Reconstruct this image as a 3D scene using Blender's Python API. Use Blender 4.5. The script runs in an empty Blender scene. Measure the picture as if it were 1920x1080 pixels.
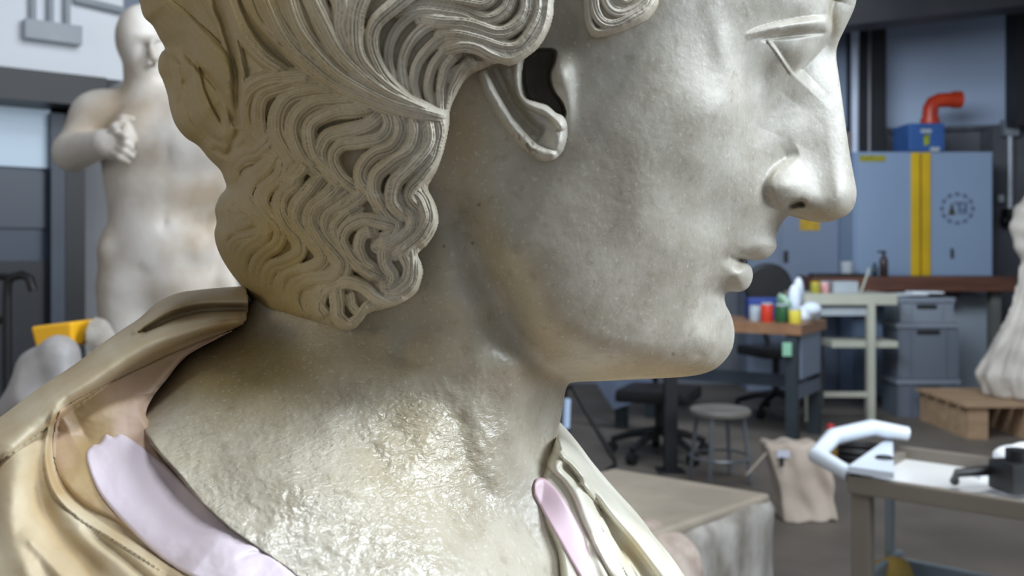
import bpy, bmesh, math, random
import numpy as np
from mathutils import Vector, Matrix

# ------------------------------------------------------------------ camera
F = 1800.0            # focal length in pixels of the 1920 px wide frame
CX, CY, H = 960.0, 470.0, 1.30     # principal column, horizon row, eye height
SC = bpy.context.scene
COL = SC.collection
cam_d = bpy.data.cameras.new('camera'); cam = bpy.data.objects.new('camera', cam_d); COL.objects.link(cam)
cam.location = (0, 0, H); cam.rotation_euler = (math.pi/2, 0, 0)
cam_d.sensor_width = 36.0; cam_d.lens = 36.0*F/1920.0
cam_d.shift_y = -(540.0-CY)/1920.0
cam_d.clip_start = 0.02; cam_d.clip_end = 60
cam_d.dof.use_dof = True; cam_d.dof.focus_distance = 0.44; cam_d.dof.aperture_fstop = 14.0
SC.camera = cam
# ------------------------------------------------------------------ colour management
SC.view_settings.view_transform = 'Standard'; SC.view_settings.look = 'None'
SC.view_settings.gamma = 1.0; SC.view_settings.use_curve_mapping = False
SC.view_settings.exposure = 0.0
# ------------------------------------------------------------------ world: daylight haze outside the hall
w = bpy.data.worlds.new('world'); SC.world = w; w.use_nodes = True
bg = w.node_tree.nodes['Background']; bg.inputs[0].default_value = (0.66, 0.72, 0.82, 1); bg.inputs[1].default_value = 0.38
# ------------------------------------------------------------------ lights
def area(name, loc, target, sx, sy, power, col):
    l = bpy.data.lights.new(name, 'AREA'); l.shape = 'RECTANGLE'; l.size = sx; l.size_y = sy
    l.energy = power; l.color = col
    o = bpy.data.objects.new(name, l); COL.objects.link(o); o.location = loc
    o.rotation_euler = (Vector(target)-Vector(loc)).to_track_quat('-Z', 'Y').to_euler()
    return o
area('window_light', (3.1, 0.45, 2.6), (0.1, 0.45, 1.22), 1.6, 1.5, 150, (0.82, 0.91, 1.0))
area('skylight', (0.8, 0.1, 3.5), (0.0, 0.6, 1.1), 0.9, 0.3, 43, (0.88, 0.94, 1.0))
area('left_warm_fill', (-3.0, -0.6, 1.9), (0.0, 0.5, 1.2), 1.2, 1.2, 13, (1.0, 0.86, 0.60))  # added warm fill in place of bounce light from the left
area('back_wall_fill', (1.2, 5.0, 2.95), (3.8, 9.4, 2.3), 2.2, 0.9, 125, (0.80, 0.90, 1.0))  # added fill for the back wall, in mid-air without a fixture
area('statue_fill', (-0.1, 2.2, 3.7), (-1.5, 3.2, 1.5), 1.4, 1.0, 23, (0.9, 0.95, 1.0))  # added lamp without a fixture, shapes the shading of the nude statue
area('cart_fill', (1.5, 2.7, 3.6), (1.4, 3.2, 0.0), 1.5, 1.0, 60, (0.9, 0.95, 1.0))  # added fill without a fixture, brightens the cart and floor

# ------------------------------------------------------------------ object helpers
def at(px, py, Y):
    return Vector(((px-CX)*Y/F, Y, H-(py-CY)*Y/F))
def tag(o, label=None, cat=None, group=None, kind=None):
    if label: o['label'] = label
    if cat: o['category'] = cat
    if group: o['group'] = group
    if kind: o['kind'] = kind
    return o
def empty(name, loc, label=None, cat=None, group=None, kind=None, rz=0.0):
    o = bpy.data.objects.new(name, None); COL.objects.link(o); o.location = loc; o.rotation_euler = (0, 0, rz)
    o.empty_display_size = 0.05
    return tag(o, label, cat, group, kind)
def link_mesh(name, me, mat=None, parent=None, smooth=True):
    """mesh data in world coordinates; when parented, the parent's transform is undone"""
    o = bpy.data.objects.new(name, me); COL.objects.link(o)
    if mat: me.materials.append(mat)
    if smooth and len(me.polygons):
        me.polygons.foreach_set('use_smooth', [True]*len(me.polygons))
    if parent is not None:
        o.parent = parent
        bpy.context.view_layer.update()
        o.matrix_parent_inverse = parent.matrix_world.inverted()
    return o
def fast_mesh(name, verts, quads):
    me = bpy.data.meshes.new(name)
    verts = np.asarray(verts, np.float32); quads = np.asarray(quads, np.int32)
    me.vertices.add(len(verts)); me.vertices.foreach_set('co', verts.ravel())
    n = len(quads); k = quads.shape[1]
    me.loops.add(n*k); me.loops.foreach_set('vertex_index', quads.ravel())
    me.polygons.add(n); me.polygons.foreach_set('loop_start', np.arange(0, n*k, k, dtype=np.int32))
    me.polygons.foreach_set('loop_total', np.full(n, k, np.int32))
    me.update(calc_edges=True); me.validate()
    return me
def vcol(me, name, arr):
    a = me.color_attributes.new(name, 'FLOAT_COLOR', 'POINT')
    arr = np.asarray(arr, np.float32)
    if arr.shape[1] == 3: arr = np.hstack([arr, np.ones((len(arr), 1), np.float32)])
    a.data.foreach_set('color', arr.ravel())
# ------------------------------------------------------------------ materials
def rgb(r, g, b):
    f = lambda c: (c/255.0/12.92) if c/255.0 <= 0.04045 else ((c/255.0+0.055)/1.055)**2.4
    return (f(r), f(g), f(b), 1.0)
MATS = {}
def mat(name, c1, c2=None, rough=0.6, scale=8.0, metal=0.0, bump=0.0, bscale=None, stretch=None, spec=0.5, detail=4.0, alpha=None, trans=0.0):
    if name in MATS: return MATS[name]
    m = bpy.data.materials.new(name); m.use_nodes = True; MATS[name] = m
    nt = m.node_tree; N = nt.nodes; L = nt.links; b = N['Principled BSDF']
    b.inputs['Roughness'].default_value = rough; b.inputs['Metallic'].default_value = metal
    b.inputs['Specular IOR Level'].default_value = spec
    b.inputs['Transmission Weight'].default_value = trans
    tc = N.new('ShaderNodeTexCoord'); mp = N.new('ShaderNodeMapping'); L.new(tc.outputs['Object'], mp.inputs[0])
    if stretch: mp.inputs['Scale'].default_value = stretch
    no = N.new('ShaderNodeTexNoise'); no.inputs['Scale'].default_value = scale; no.inputs['Detail'].default_value = detail
    L.new(mp.outputs[0], no.inputs['Vector'])
    rp = N.new('ShaderNodeValToRGB'); rp.color_ramp.elements[0].position = 0.35; rp.color_ramp.elements[1].position = 0.65
    rp.color_ramp.elements[0].color = c1; rp.color_ramp.elements[1].color = c2 or tuple(min(1, x*0.8) for x in c1[:3])+(1,)
    L.new(no.outputs[0], rp.inputs[0]); L.new(rp.outputs[0], b.inputs['Base Color'])
    if bump:
        n2 = N.new('ShaderNodeTexNoise'); n2.inputs['Scale'].default_value = bscale or scale*4; n2.inputs['Detail'].default_value = 5
        L.new(mp.outputs[0], n2.inputs['Vector'])
        bp = N.new('ShaderNodeBump'); bp.inputs['Strength'].default_value = bump; bp.inputs['Distance'].default_value = 0.01
        L.new(n2.outputs[0], bp.inputs['Height']); L.new(bp.outputs[0], b.inputs['Normal'])
    return m
# ------------------------------------------------------------------ sculpting tools
# The bust is symmetric about its own middle plane (Y = D). Its near half is a surface of depths w toward the camera,
# measured in units of S metres; the far half mirrors it.
D = 0.50; S = D/F
def catmull(pts, n=8, closed=False):
    P = np.array(pts, float); m = len(P)
    if closed: Q = np.vstack([P[-1], P, P[0], P[1]]); segs = m
    else: Q = np.vstack([2*P[0]-P[1], P, 2*P[-1]-P[-2]]); segs = m-1
    out = []
    t = np.linspace(0, 1, n, endpoint=False)[:, None]
    for i in range(segs):
        a, b, c, d = Q[i], Q[i+1], Q[i+2], Q[i+3]
        out.append(0.5*((2*b)+(-a+c)*t+(2*a-5*b+4*c-d)*t*t+(-a+3*b-3*c+d)*t**3))
    out = np.vstack(out)
    if not closed: out = np.vstack([out, P[-1]])
    return out
def dist_line(X, Y, L):
    """distance, signed side (+ = right hand of travel), parameter 0..1 along the polyline L"""
    best = np.full(X.shape, 1e18); side = np.zeros(X.shape); par = np.zeros(X.shape)
    seg = np.hypot(*(L[1:]-L[:-1]).T); cum = np.concatenate([[0], np.cumsum(seg)]); tot = cum[-1]
    for i in range(len(L)-1):
        ax, ay = L[i][:2]; dx, dy = (L[i+1]-L[i])[:2]; l2 = dx*dx+dy*dy+1e-9
        t = np.clip(((X-ax)*dx+(Y-ay)*dy)/l2, 0, 1)
        qx = X-ax-t*dx; qy = Y-ay-t*dy; d = qx*qx+qy*qy
        m = d < best
        best = np.where(m, d, best); side = np.where(m, np.sign(dx*qy-dy*qx), side)
        par = np.where(m, (cum[i]+t*seg[i])/tot, par)
    return np.sqrt(best), side, par
def inside(X, Y, P):
    r = np.zeros(X.shape, bool); n = len(P)
    for i in range(n):
        x1, y1 = P[i]; x2, y2 = P[(i+1) % n]
        if y1 == y2: continue
        c = ((y1 > Y) != (y2 > Y)) & (X < (x2-x1)*(Y-y1)/(y2-y1)+x1)
        r ^= c
    return r
def rbf(pts, X, Y, c=45.0, lam=1e-3):
    P = np.array(pts, float); n = len(P)
    k = lambda r2: np.sqrt(r2+c*c)
    r2 = ((P[:, None, :2]-P[None, :, :2])**2).sum(2)
    A = np.zeros((n+3, n+3)); A[:n, :n] = -k(r2)+np.eye(n)*lam*100
    Q = np.hstack([np.ones((n, 1)), P[:, :2]/1000]); A[:n, n:] = Q; A[n:, :n] = Q.T
    s = np.linalg.solve(A, np.concatenate([P[:, 2], [0, 0, 0]]))
    out = s[n]+s[n+1]*X/1000+s[n+2]*Y/1000
    for i in range(n): out = out-s[i]*k((X-P[i, 0])**2+(Y-P[i, 1])**2)
    return out
def near(X, Y, pts, margin):
    P = np.array(pts)
    return (X > P[:, 0].min()-margin) & (X < P[:, 0].max()+margin) & (Y > P[:, 1].min()-margin) & (Y < P[:, 1].max()+margin)
def sig(x): return 1/(1+np.exp(-np.clip(x, -40, 40)))
def rnd(t): t = np.clip(t, 0, 1); return np.sqrt(np.clip(t*(2-t), 0, 1))
def ridge(W, X, Y, pts, hw, amp, flat=False, ends=0.12, hw1=None, head=0):
    """raised (amp>0) or cut (amp<0) stroke of half width hw"""
    m = near(X, Y, pts, max(hw, hw1 or 0)*3.2); L = catmull(pts, 6)
    d, s, t = dist_line(X[m], Y[m], L)
    if hw1 is not None: hw = hw+(hw1-hw)*t
    tap = np.clip(t/ends, 0, 1)*np.clip((1-t)/ends, 0, 1) if ends else 1.0
    if head: tap = tap*np.clip(t/head, 0, 1)
    prof = np.clip(1-(d/hw)**2, 0, 1) if flat == 'soft' else rnd(1-d/hw) if flat else np.exp(-(d/hw)**2)
    W[m] += amp*prof*tap
def trench(W, X, Y, pts, amp, fall, soft=2.5, ends=0.12, right=True):
    """a step down on one side of the line that recovers over 'fall'"""
    m = near(X, Y, pts, fall*3.5); L = catmull(pts, 6)
    d, s, t = dist_line(X[m], Y[m], L)
    sd = d*s*(1 if right else -1)
    e = np.clip(t/ends, 0, 1)*np.clip((1-t)/ends, 0, 1) if ends else 1.0
    W[m] -= amp*sig(sd/soft)*np.exp(-np.maximum(sd, 0)/fall)*e
def bumpy(W, X, Y, x, y, rx, ry, amp, rot=0.0):
    c, s = math.cos(rot), math.sin(rot); u = (X-x)*c+(Y-y)*s; v = -(X-x)*s+(Y-y)*c
    W += amp*np.exp(-(u/rx)**2-(v/ry)**2)
_nr = np.random.RandomState(5)
_tab = _nr.rand(64, 64)
def vnoise(X, Y, sc):
    x = X/sc+1000.3; y = Y/sc+1000.7; xi = np.floor(x).astype(int); yi = np.floor(y).astype(int)
    fx = x-xi; fy = y-yi; fx = fx*fx*(3-2*fx); fy = fy*fy*(3-2*fy)
    g = lambda a, b: _tab[a % 64, b % 64]
    return (g(xi, yi)*(1-fx)+g(xi+1, yi)*fx)*(1-fy)+(g(xi, yi+1)*(1-fx)+g(xi+1, yi+1)*fx)*fy-0.5
def fbm(X, Y, sc, o=3):
    return sum(vnoise(X+i*37, Y+i*91, sc/2**i)/2**i for i in range(o))
def unproj(px, py, w):
    k = 1-w*S/D
    return np.stack([(px-CX)*S*k, D-w*S, H-(py-CY)*S*k], -1)
def sheet(name, outline, depth, step, material, parent, mirror=True, floor_w=0.0, colf=None, edge=None, smooth_n=8, closed_pts=None):
    """closed solid: outline polygon (photo coordinates), depth(X, Y, dist_to_outline)"""
    P = closed_pts if closed_pts is not None else catmull(outline, smooth_n, True)
    x0, y0 = P.min(0)-step*2; x1, y1 = P.max(0)+step*2
    gx = np.arange(x0, x1, step); gy = np.arange(y0, y1, step)
    X, Y = np.meshgrid(gx, gy); nx, ny = len(gx), len(gy)
    ins = inside(X, Y, P)
    c = ins[:-1, :-1] | ins[1:, :-1] | ins[:-1, 1:] | ins[1:, 1:]
    use = np.zeros_like(ins); use[:-1, :-1] |= c; use[1:, :-1] |= c; use[:-1, 1:] |= c; use[1:, 1:] |= c
    rim = use & ~ins
    # snap the rim to the outline
    PL = np.vstack([P, P[:1]]); rx, ry = X[rim], Y[rim]; bx = rx.copy(); by = ry.copy(); bd = np.full(rx.shape, 1e18)
    for i in range(len(PL)-1):
        a = PL[i]; d = PL[i+1]-a; l2 = d@d+1e-9
        t = np.clip(((rx-a[0])*d[0]+(ry-a[1])*d[1])/l2, 0, 1); qx = a[0]+t*d[0]; qy = a[1]+t*d[1]
        e = (rx-qx)**2+(ry-qy)**2; m = e < bd
        bd = np.where(m, e, bd); bx = np.where(m, qx, bx); by = np.where(m, qy, by)
    X = X.copy(); Y = Y.copy(); X[rim] = bx; Y[rim] = by
    ux, uy = X[use], Y[use]
    dd, _, _ = dist_line(ux, uy, PL)
    w = depth(ux, uy, dd)
    rimu = rim[use]
    idx = -np.ones(ins.shape, int); nu = int(use.sum()); idx[use] = np.arange(nu)
    a = idx[:-1, :-1][c]; b = idx[:-1, 1:][c]; cc = idx[1:, 1:][c]; d_ = idx[1:, :-1][c]
    quads = np.stack([a, d_, cc, b], 1)
    w = np.where(rimu, np.minimum(w, floor_w+0.0) if edge is None else edge(ux, uy, w), w)
    V = unproj(ux, uy, w)
    me_faces = [quads]
    if mirror:
        # near and far halves share the rim where it lies in the middle plane
        V2 = V.copy(); V2[:, 1] = 2*D-V2[:, 1]
        allV = np.vstack([V, V2]); m2 = quads[:, ::-1].copy()
        remap = np.arange(nu)+nu
        onp = rimu & (np.abs(w) < 0.01)
        remap[onp] = np.arange(nu)[onp]
        m2 = remap[m2]
        me_faces.append(m2); V = allV
    elif edge is None or True:
        # back side: flat back at floor
        bw = np.full(nu, floor_w-(0.0))
        V2 = unproj(ux, uy, np.minimum(w-2.0, floor_w-2.0)); V2 = V2
        remap = np.arange(nu)+nu; remap[rimu] = np.arange(nu)[rimu]
        V = np.vstack([V, V2]); me_faces.append(remap[quads[:, ::-1]])
    FQ = np.vstack(me_faces); used = np.unique(FQ); rm = -np.ones(len(V), int); rm[used] = np.arange(len(used))
    me = fast_mesh(name, V[used], rm[FQ])
    o = link_mesh(name, me, material, parent)
    if colf is not None:
        C = colf(ux, uy, w); vcol(me, 'tint', np.vstack([C, C])[used])
    return o
# ------------------------------------------------------------------ mesh builders for the workshop
class MB:
    def __init__(s): s.bm = bmesh.new()
    def box(s, c, size, rz=0.0, bev=0.0, rot=None):
        r = bmesh.ops.create_cube(s.bm, size=1.0); vs = r['verts']
        M = Matrix.Translation(Vector(c)) @ (rot.to_4x4() if rot is not None else Matrix.Rotation(rz, 4, 'Z')) @ Matrix.Diagonal((*size, 1.0))
        bmesh.ops.transform(s.bm, matrix=M, verts=vs)
        if bev:
            es = list({e for v in vs for e in v.link_edges})
            bmesh.ops.bevel(s.bm, geom=es, offset=bev, segments=2, affect='EDGES', profile=0.7)
        return s
    def tube(s, pts, r, seg=10, caps=True):
        P = [Vector(p) for p in pts]; n = len(P); R = r if isinstance(r, (list, tuple)) else [r]*n
        rings = []; up = None
        for i, p in enumerate(P):
            t = (P[min(i+1, n-1)]-P[max(i-1, 0)]).normalized()
            if up is None: up = t.orthogonal().normalized()
            up = (up-t*up.dot(t)); up = up.normalized() if up.length > 1e-6 else t.orthogonal().normalized()
            b = t.cross(up)
            rings.append([s.bm.verts.new(p+(up*math.cos(2*math.pi*k/seg)+b*math.sin(2*math.pi*k/seg))*R[i]) for k in range(seg)])
        for i in range(n-1):
            for k in range(seg):
                s.bm.faces.new((rings[i][k], rings[i][(k+1) % seg], rings[i+1][(k+1) % seg], rings[i+1][k]))
        if caps: s.bm.faces.new(rings[0][::-1]); s.bm.faces.new(rings[-1])
        return s
    def lathe(s, c, prof, seg=24, axis='Z'):
        """prof: (radius, height) from bottom to top"""
        c = Vector(c); rings = []
        for r, h in prof:
            rings.append([s.bm.verts.new(c+Vector((r*math.cos(2*math.pi*k/seg), r*math.sin(2*math.pi*k/seg), h))) for k in range(seg)])
        for i in range(len(rings)-1):
            for k in range(seg):
                s.bm.faces.new((rings[i][k], rings[i][(k+1) % seg], rings[i+1][(k+1) % seg], rings[i+1][k]))
        s.bm.faces.new(rings[0][::-1]); s.bm.faces.new(rings[-1])
        return s
    def prism(s, pts, vec):
        """polygon pts (3D, planar) pushed along vec"""
        a = [s.bm.verts.new(Vector(p)) for p in pts]; b = [s.bm.verts.new(Vector(p)+Vector(vec)) for p in pts]; n = len(pts)
        s.bm.faces.new(a[::-1]); s.bm.faces.new(b)
        for i in range(n): s.bm.faces.new((a[i], a[(i+1) % n], b[(i+1) % n], b[i]))
        return s
    def build(s, name, m, parent=None, smooth=False, label=None, cat=None, group=None, kind=None):
        bmesh.ops.recalc_face_normals(s.bm, faces=s.bm.faces[:])
        me = bpy.data.meshes.new(name); s.bm.to_mesh(me); s.bm.free()
        if smooth:
            for p in me.polygons: p.use_smooth = True
            try: me.set_sharp_from_angle(angle=math.radians(38))
            except Exception: pass
        o = link_mesh(name, me, m, parent, smooth=False)
        return tag(o, label, cat, group, kind)
def copy_tree(o, parent=None):
    c = o.copy(); COL.objects.link(c)
    if parent is not None: c.parent = parent
    for ch in [x for x in o.children]: copy_tree(ch, c)
    return c
# solid modelling: smooth union of tapered limbs, surfaced by surface nets
def rcone(P, a, b, ra, rb):
    a = np.array(a, float); b = np.array(b, float); ab = b-a; l2 = ab@ab+1e-12
    t = np.clip(((P-a)@ab)/l2, 0, 1); q = P-a-t[..., None]*ab
    return np.sqrt((q*q).sum(-1))-(ra+(rb-ra)*t)
def ell(P, c, r, rz=0.0):
    q = P-np.array(c, float)
    if rz:
        cs, sn = math.cos(rz), math.sin(rz); q = np.stack([q[..., 0]*cs+q[..., 1]*sn, -q[..., 0]*sn+q[..., 1]*cs, q[..., 2]], -1)
    r = np.array(r, float); k = np.sqrt(((q/r)**2).sum(-1)); k2 = np.sqrt(((q/(r*r))**2).sum(-1))
    return k*(k-1)/(k2+1e-9)
def smin(a, b, k):
    h = np.clip(0.5+0.5*(b-a)/k, 0, 1); return b+(a-b)*h-k*h*(1-h)
def nets(fn, lo, hi, step):
    ax = [np.arange(lo[i], hi[i]+step, step) for i in range(3)]
    G = np.stack(np.meshgrid(*ax, indexing='ij'), -1).astype(np.float32)
    f = fn(G); nx, ny, nz = f.shape; s = f < 0
    acc = np.zeros((nx-1, ny-1, nz-1, 3), np.float32); cnt = np.zeros((nx-1, ny-1, nz-1), np.float32)
    cor = [(i, j, k) for i in (0, 1) for j in (0, 1) for k in (0, 1)]
    sl = lambda A, c: A[c[0]:nx-1+c[0], c[1]:ny-1+c[1], c[2]:nz-1+c[2]]
    for a in cor:
        for d in range(3):
            if a[d] == 0:
                b = list(a); b[d] = 1; b = tuple(b)
                fa, fb = sl(f, a), sl(f, b); m = (fa < 0) != (fb < 0)
                t = np.where(m, fa/np.where(m, fa-fb, 1), 0)
                for q in range(3): acc[..., q] += np.where(m, (a[q] if q != d else t), 0)
                cnt += m
    act = cnt > 0; idx = -np.ones(act.shape, int); idx[act] = np.arange(act.sum())
    I = np.argwhere(act); V = (I+acc[act]/cnt[act][:, None])*step+np.array([a[0] for a in ax])
    quads = []
    for d in range(3):
        e1, e2 = [q for q in range(3) if q != d]
        n = [nx, ny, nz]; 
        A = [slice(0, n[q]-1) if q == d else slice(1, n[q]-1) for q in range(3)]; B = [slice(1, n[q]) if q == d else slice(1, n[q]-1) for q in range(3)]
        sa, sb = s[tuple(A)], s[tuple(B)]; m = sa != sb
        J = np.argwhere(m)
        for q in (e1, e2): J[:, q] += 1
        def g(o1, o2):
            K = J.copy(); K[:, e1] -= o1; K[:, e2] -= o2; return idx[K[:, 0], K[:, 1], K[:, 2]]
        Q = np.stack([g(1, 1), g(0, 1), g(0, 0), g(1, 0)], 1); flip = sa[m] ^ (d == 1)
        Q[~flip] = Q[~flip][:, ::-1]; quads.append(Q)
    return V, np.vstack(quads)
def solid(name, fn, lo, hi, step, m, parent=None, **kw):
    V, Q = nets(fn, lo, hi, step)
    o = link_mesh(name, fast_mesh(name, V, Q), m, parent); return tag(o, **kw)
# ------------------------------------------------------------------ the hall
M_FLOOR = mat('worn_concrete_floor', rgb(92, 86, 80), rgb(112, 104, 96), rough=0.55, scale=1.6, bump=0.15, bscale=9)
M_WALL = mat('blue_grey_painted_wall', rgb(186, 202, 228), rgb(176, 192, 218), rough=0.8, scale=0.9)
M_WALLD = mat('grey_lower_wall', rgb(112, 116, 124), rgb(98, 100, 108), rough=0.8, scale=2.0)
M_WHITE = mat('white_painted_wall', rgb(236, 240, 246), rgb(242, 246, 250), rough=0.7, scale=0.8)
M_STEELD = mat('dark_painted_steel', rgb(26, 27, 31), rgb(34, 35, 39), rough=0.5, scale=3)
M_BLACK = mat('black_plastic', rgb(18, 18, 20), rgb(26, 26, 28), rough=0.45, scale=6)
M_SLATE = mat('slate_door_paint', rgb(60, 72, 88), rgb(68, 80, 96), rough=0.45, scale=1.5)
M_PIPE = mat('galvanised_pipe', rgb(160, 166, 174), rgb(140, 146, 154), rough=0.35, scale=8, metal=0.6)
M_DUCT = mat('grey_conduit', rgb(172, 180, 186), rgb(160, 168, 176), rough=0.5, scale=4)
def box_at(px0, py0, px1, py1, Y, dy, bev=0.0):
    """box whose front face spans the given photo rectangle at distance Y"""
    a = at(px0, py0, Y); b = at(px1, py1, Y)
    m = MB(); m.box(((a.x+b.x)/2, Y+dy/2, (a.z+b.z)/2), (abs(b.x-a.x), dy, abs(a.z-b.z)), bev=bev); return m
st = dict(kind='structure')
YB = 9.4
f = MB(); f.box((1.0, 4.5, -0.05), (14, 12, 0.1)); f.build('floor', M_FLOOR, **st)
# back wall, with the paler painted band above and the grey dado below
m = MB(); m.box((2.0, YB+0.1, 2.4), (12, 0.2, 4.8)); m.build('wall_back', M_WALL, **st)
a = at(1600, 240, YB-0.02)
m = MB(); m.box((2.0, YB-0.02, a.z/2), (12, 0.04, a.z)); m.build('trim_1', M_WALLD, **st)
# dark roof structure
m = MB(); m.box((2.0, 4.5, 4.75), (13, 12, 0.1)); m.build('ceiling', mat('dark_ceiling', rgb(40, 40, 44), rgb(30, 30, 34), rough=0.8, scale=2), **st)
for i, (y0, dy, z, hgt) in enumerate(((7.2, 0.30, 3.02, 0.30), (8.9, 0.25, 3.62, 0.3))):
    zz = [3.14, 3.60][i]; a = at(1615, 44-i*10, y0); b = at(1920, 10-i*6, y0)
    m = MB(); x0, x1 = 1.2, 6.5; sl = (b.z-a.z)/(b.x-a.x)
    za = a.z+(x0-a.x)*sl; zb = a.z+(x1-a.x)*sl
    m.prism([(x0, y0, za), (x1, y0, zb), (x1, y0, zb+1.0), (x0, y0, za+1.0)], (0, dy, 0))
    m.build(['trim_2', 'trim_3'][i], M_STEELD, **st)
# steel column and pipes left of the cabinets
box_at(1608, -200, 1662, 700, 9.0, 0.3).build('pillar_1', M_STEELD, kind='structure')
m = MB(); p = at(1603, 0, 8.8); p = at(1603, 0, 8.955); m.tube([(p.x, 8.955, 4.5), (p.x, 8.955, 0.02)], 0.036, 12)
m.build('drain_pipe', mat('white_pipe', rgb(200, 210, 228), rgb(190, 200, 220), rough=0.35, scale=3), None, True, 'tall white vertical pipe running down beside the dark steel column', 'pipe')
m = MB(); p = at(1630, 0, 8.975); m.tube([(p.x, 8.975, 4.5), (p.x, 8.975, 0.02)], 0.018, 8)
m.build('conduit', mat('dim_grey_conduit', rgb(96, 98, 106), rgb(86, 88, 96), rough=0.4, scale=3), None, True, 'thin grey conduit fixed to the face of the dark steel column', 'pipe')
m = MB(); a = at(1670, 246, 9.3); b = at(1900, 236, 9.3); m.tube([a, b], 0.022, 8)
m.build('wall_conduit', M_PIPE, None, True, 'thin horizontal conduit along the back wall behind the orange pipe', 'pipe')
m = MB(); p = at(1893, 0, 9.04); m.tube([(p.x, 9.04, 4.3), (p.x, 9.04, 1.6)], 0.03, 8); m.box((p.x, 9.04, at(0, 240, 9.04).z), (0.14, 0.1, 0.16), bev=0.02)
m.build('junction_conduit', M_PIPE, None, True, 'vertical conduit with small junction box at the right end of the back wall', 'pipe')
box_at(1906, -200, 1960, 235, 8.8, 0.2).build('pillar_2', M_STEELD, kind='structure')
m = box_at(1862, 240, 1960, 760, 9.1, 0.25); m.build('pillar_3', mat('grey_brick_pier', rgb(92, 94, 100), rgb(74, 76, 82), rough=0.85, scale=3), kind='structure')
# left side: white wall with window wall running away from the camera
M_GLASS = mat('pale_window_glass', rgb(190, 206, 220), rgb(176, 192, 208), rough=0.45, scale=0.6, spec=0.6)
M_GLASS.node_tree.nodes['Principled BSDF'].inputs['Emission Color'].default_value = (0.55, 0.72, 0.9, 1); M_GLASS.node_tree.nodes['Principled BSDF'].inputs['Emission Strength'].default_value = 0.22
def lw(px, py, Y): return at(px, py, Y)
# the left wall recedes from near-left to far-right; its foot line is fixed by two corner columns
YA, YC = 3.93, 4.6
pa = at(-260, 0, YA); pc = at(232, 0, YC); A2 = Vector((pa.x, YA, 0)); C2 = Vector((pc.x, YC, 0)); dr = (C2-A2); LEN = dr.length; dr.normalize(); nr = Vector((dr.y, -dr.x, 0))
def on_wall(px, off=0.0):
    """length along the left wall (or a plane off metres in front of it) of the point seen in photo column px"""
    k = (px-CX)/F; B2 = A2+nr*off; t = (k*B2.y-B2.x)/(dr.x-k*dr.y); return t
def wz(px, py): 
    P = A2+dr*on_wall(px); return H-(py-CY)*P.y/F
def wall_box(px0, px1, z0, z1, off, th, bev=0.0):
    t0, t1 = on_wall(px0, off+th), on_wall(px1, off+th); c = A2+dr*(t0+t1)/2+nr*(off+th/2)
    m = MB(); m.box((c.x, c.y, (z0+z1)/2), (abs(t1-t0), th, abs(z1-z0)), rz=math.atan2(dr.y, dr.x), bev=bev); return m
ZU = wz(110, 138)
wall_box(-400, 231, ZU, 4.7, -0.30, 0.30).build('wall_left', M_WHITE, **st)
wall_box(-400, 200, ZU-0.14, ZU, -0.30, 0.33).build('trim_4', M_BLACK, **st)
wall_box(-400, 225, 0, ZU, -0.36, 0.06).build('wall_left_lower', mat('dark_wall', rgb(34, 38, 46), rgb(28, 30, 36), rough=0.7, scale=2), **st)
D1 = empty('door_1', A2+dr*on_wall(20), kind='structure')
wall_box(-60, 116, 0.05, ZU-0.16, -0.30, 0.05).build('door_leaf', M_SLATE, D1)
for z0, z1, mm in ((wz(40, 305), wz(40, 150), M_GLASS), (wz(40, 425), wz(40, 312), mat('door_panel_paint', rgb(56, 66, 80), rgb(62, 72, 88), rough=0.4, scale=1.2)), (0.2, wz(40, 490), mat('door_kick_paint', rgb(36, 38, 44), rgb(42, 44, 50), rough=0.5, scale=1.2))):
    wall_box(-50, 94, z0, z1, -0.25, 0.02).build('door_pane' if mm is M_GLASS else 'door_panel', mm, D1)
wall_box(96, 122, 0, ZU-0.16, -0.26, 0.10).build('door_frame', mat('door_frame_paint', rgb(66, 76, 90), rgb(56, 64, 78), rough=0.45, scale=2), D1)
wall_box(123, 160, 0, ZU-0.16, -0.25, 0.06).build('trim_5', M_BLACK, **st)
# pale pier behind the statue and far white wall beyond
box_at(150, 135, 232, 900, 4.75, 0.3).build('pillar_4', mat('pale_grey_pier', rgb(168, 170, 174), rgb(150, 152, 156), rough=0.8, scale=1.5), kind='structure')
m = MB(); m.box((at(330, 0, 6.2).x, 6.2, 2.3), (2.2, 0.1, 4.8)); m.build('wall_recess', mat('cool_white_wall', rgb(196, 208, 226), rgb(186, 198, 216), rough=0.7, scale=1), **st)
# three conduits dropping into a trunking box on the white wall
t = empty('conduit_trunking', A2+dr*on_wall(100), 'grey trunking box with three conduits dropping into it, high on the white wall', 'conduit')
wall_box(47, 155, wz(100, 82), wz(100, 46), 0.0, 0.06, 0.006).build('trunking_box', M_DUCT, t)
for px in (59, 92, 123):
    c = A2+dr*on_wall(px)+nr*0.03; m = MB(); m.tube([(c.x, c.y, wz(px, 60)), (c.x, c.y, 4.6)], 0.014, 8); m.build('conduit_pipe', M_DUCT, t, True)
m = MB(); P0 = A2+dr*on_wall(136)+nr*0.03; P1 = A2+dr*on_wall(228)+nr*0.03
m.tube([(P0.x, P0.y, wz(136, 0)), (P1.x, P1.y, wz(228, 22))], 0.018, 8); m.build('upper_conduit', M_DUCT, None, True, 'sloping grey conduit across the top of the white wall', 'conduit')
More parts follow.
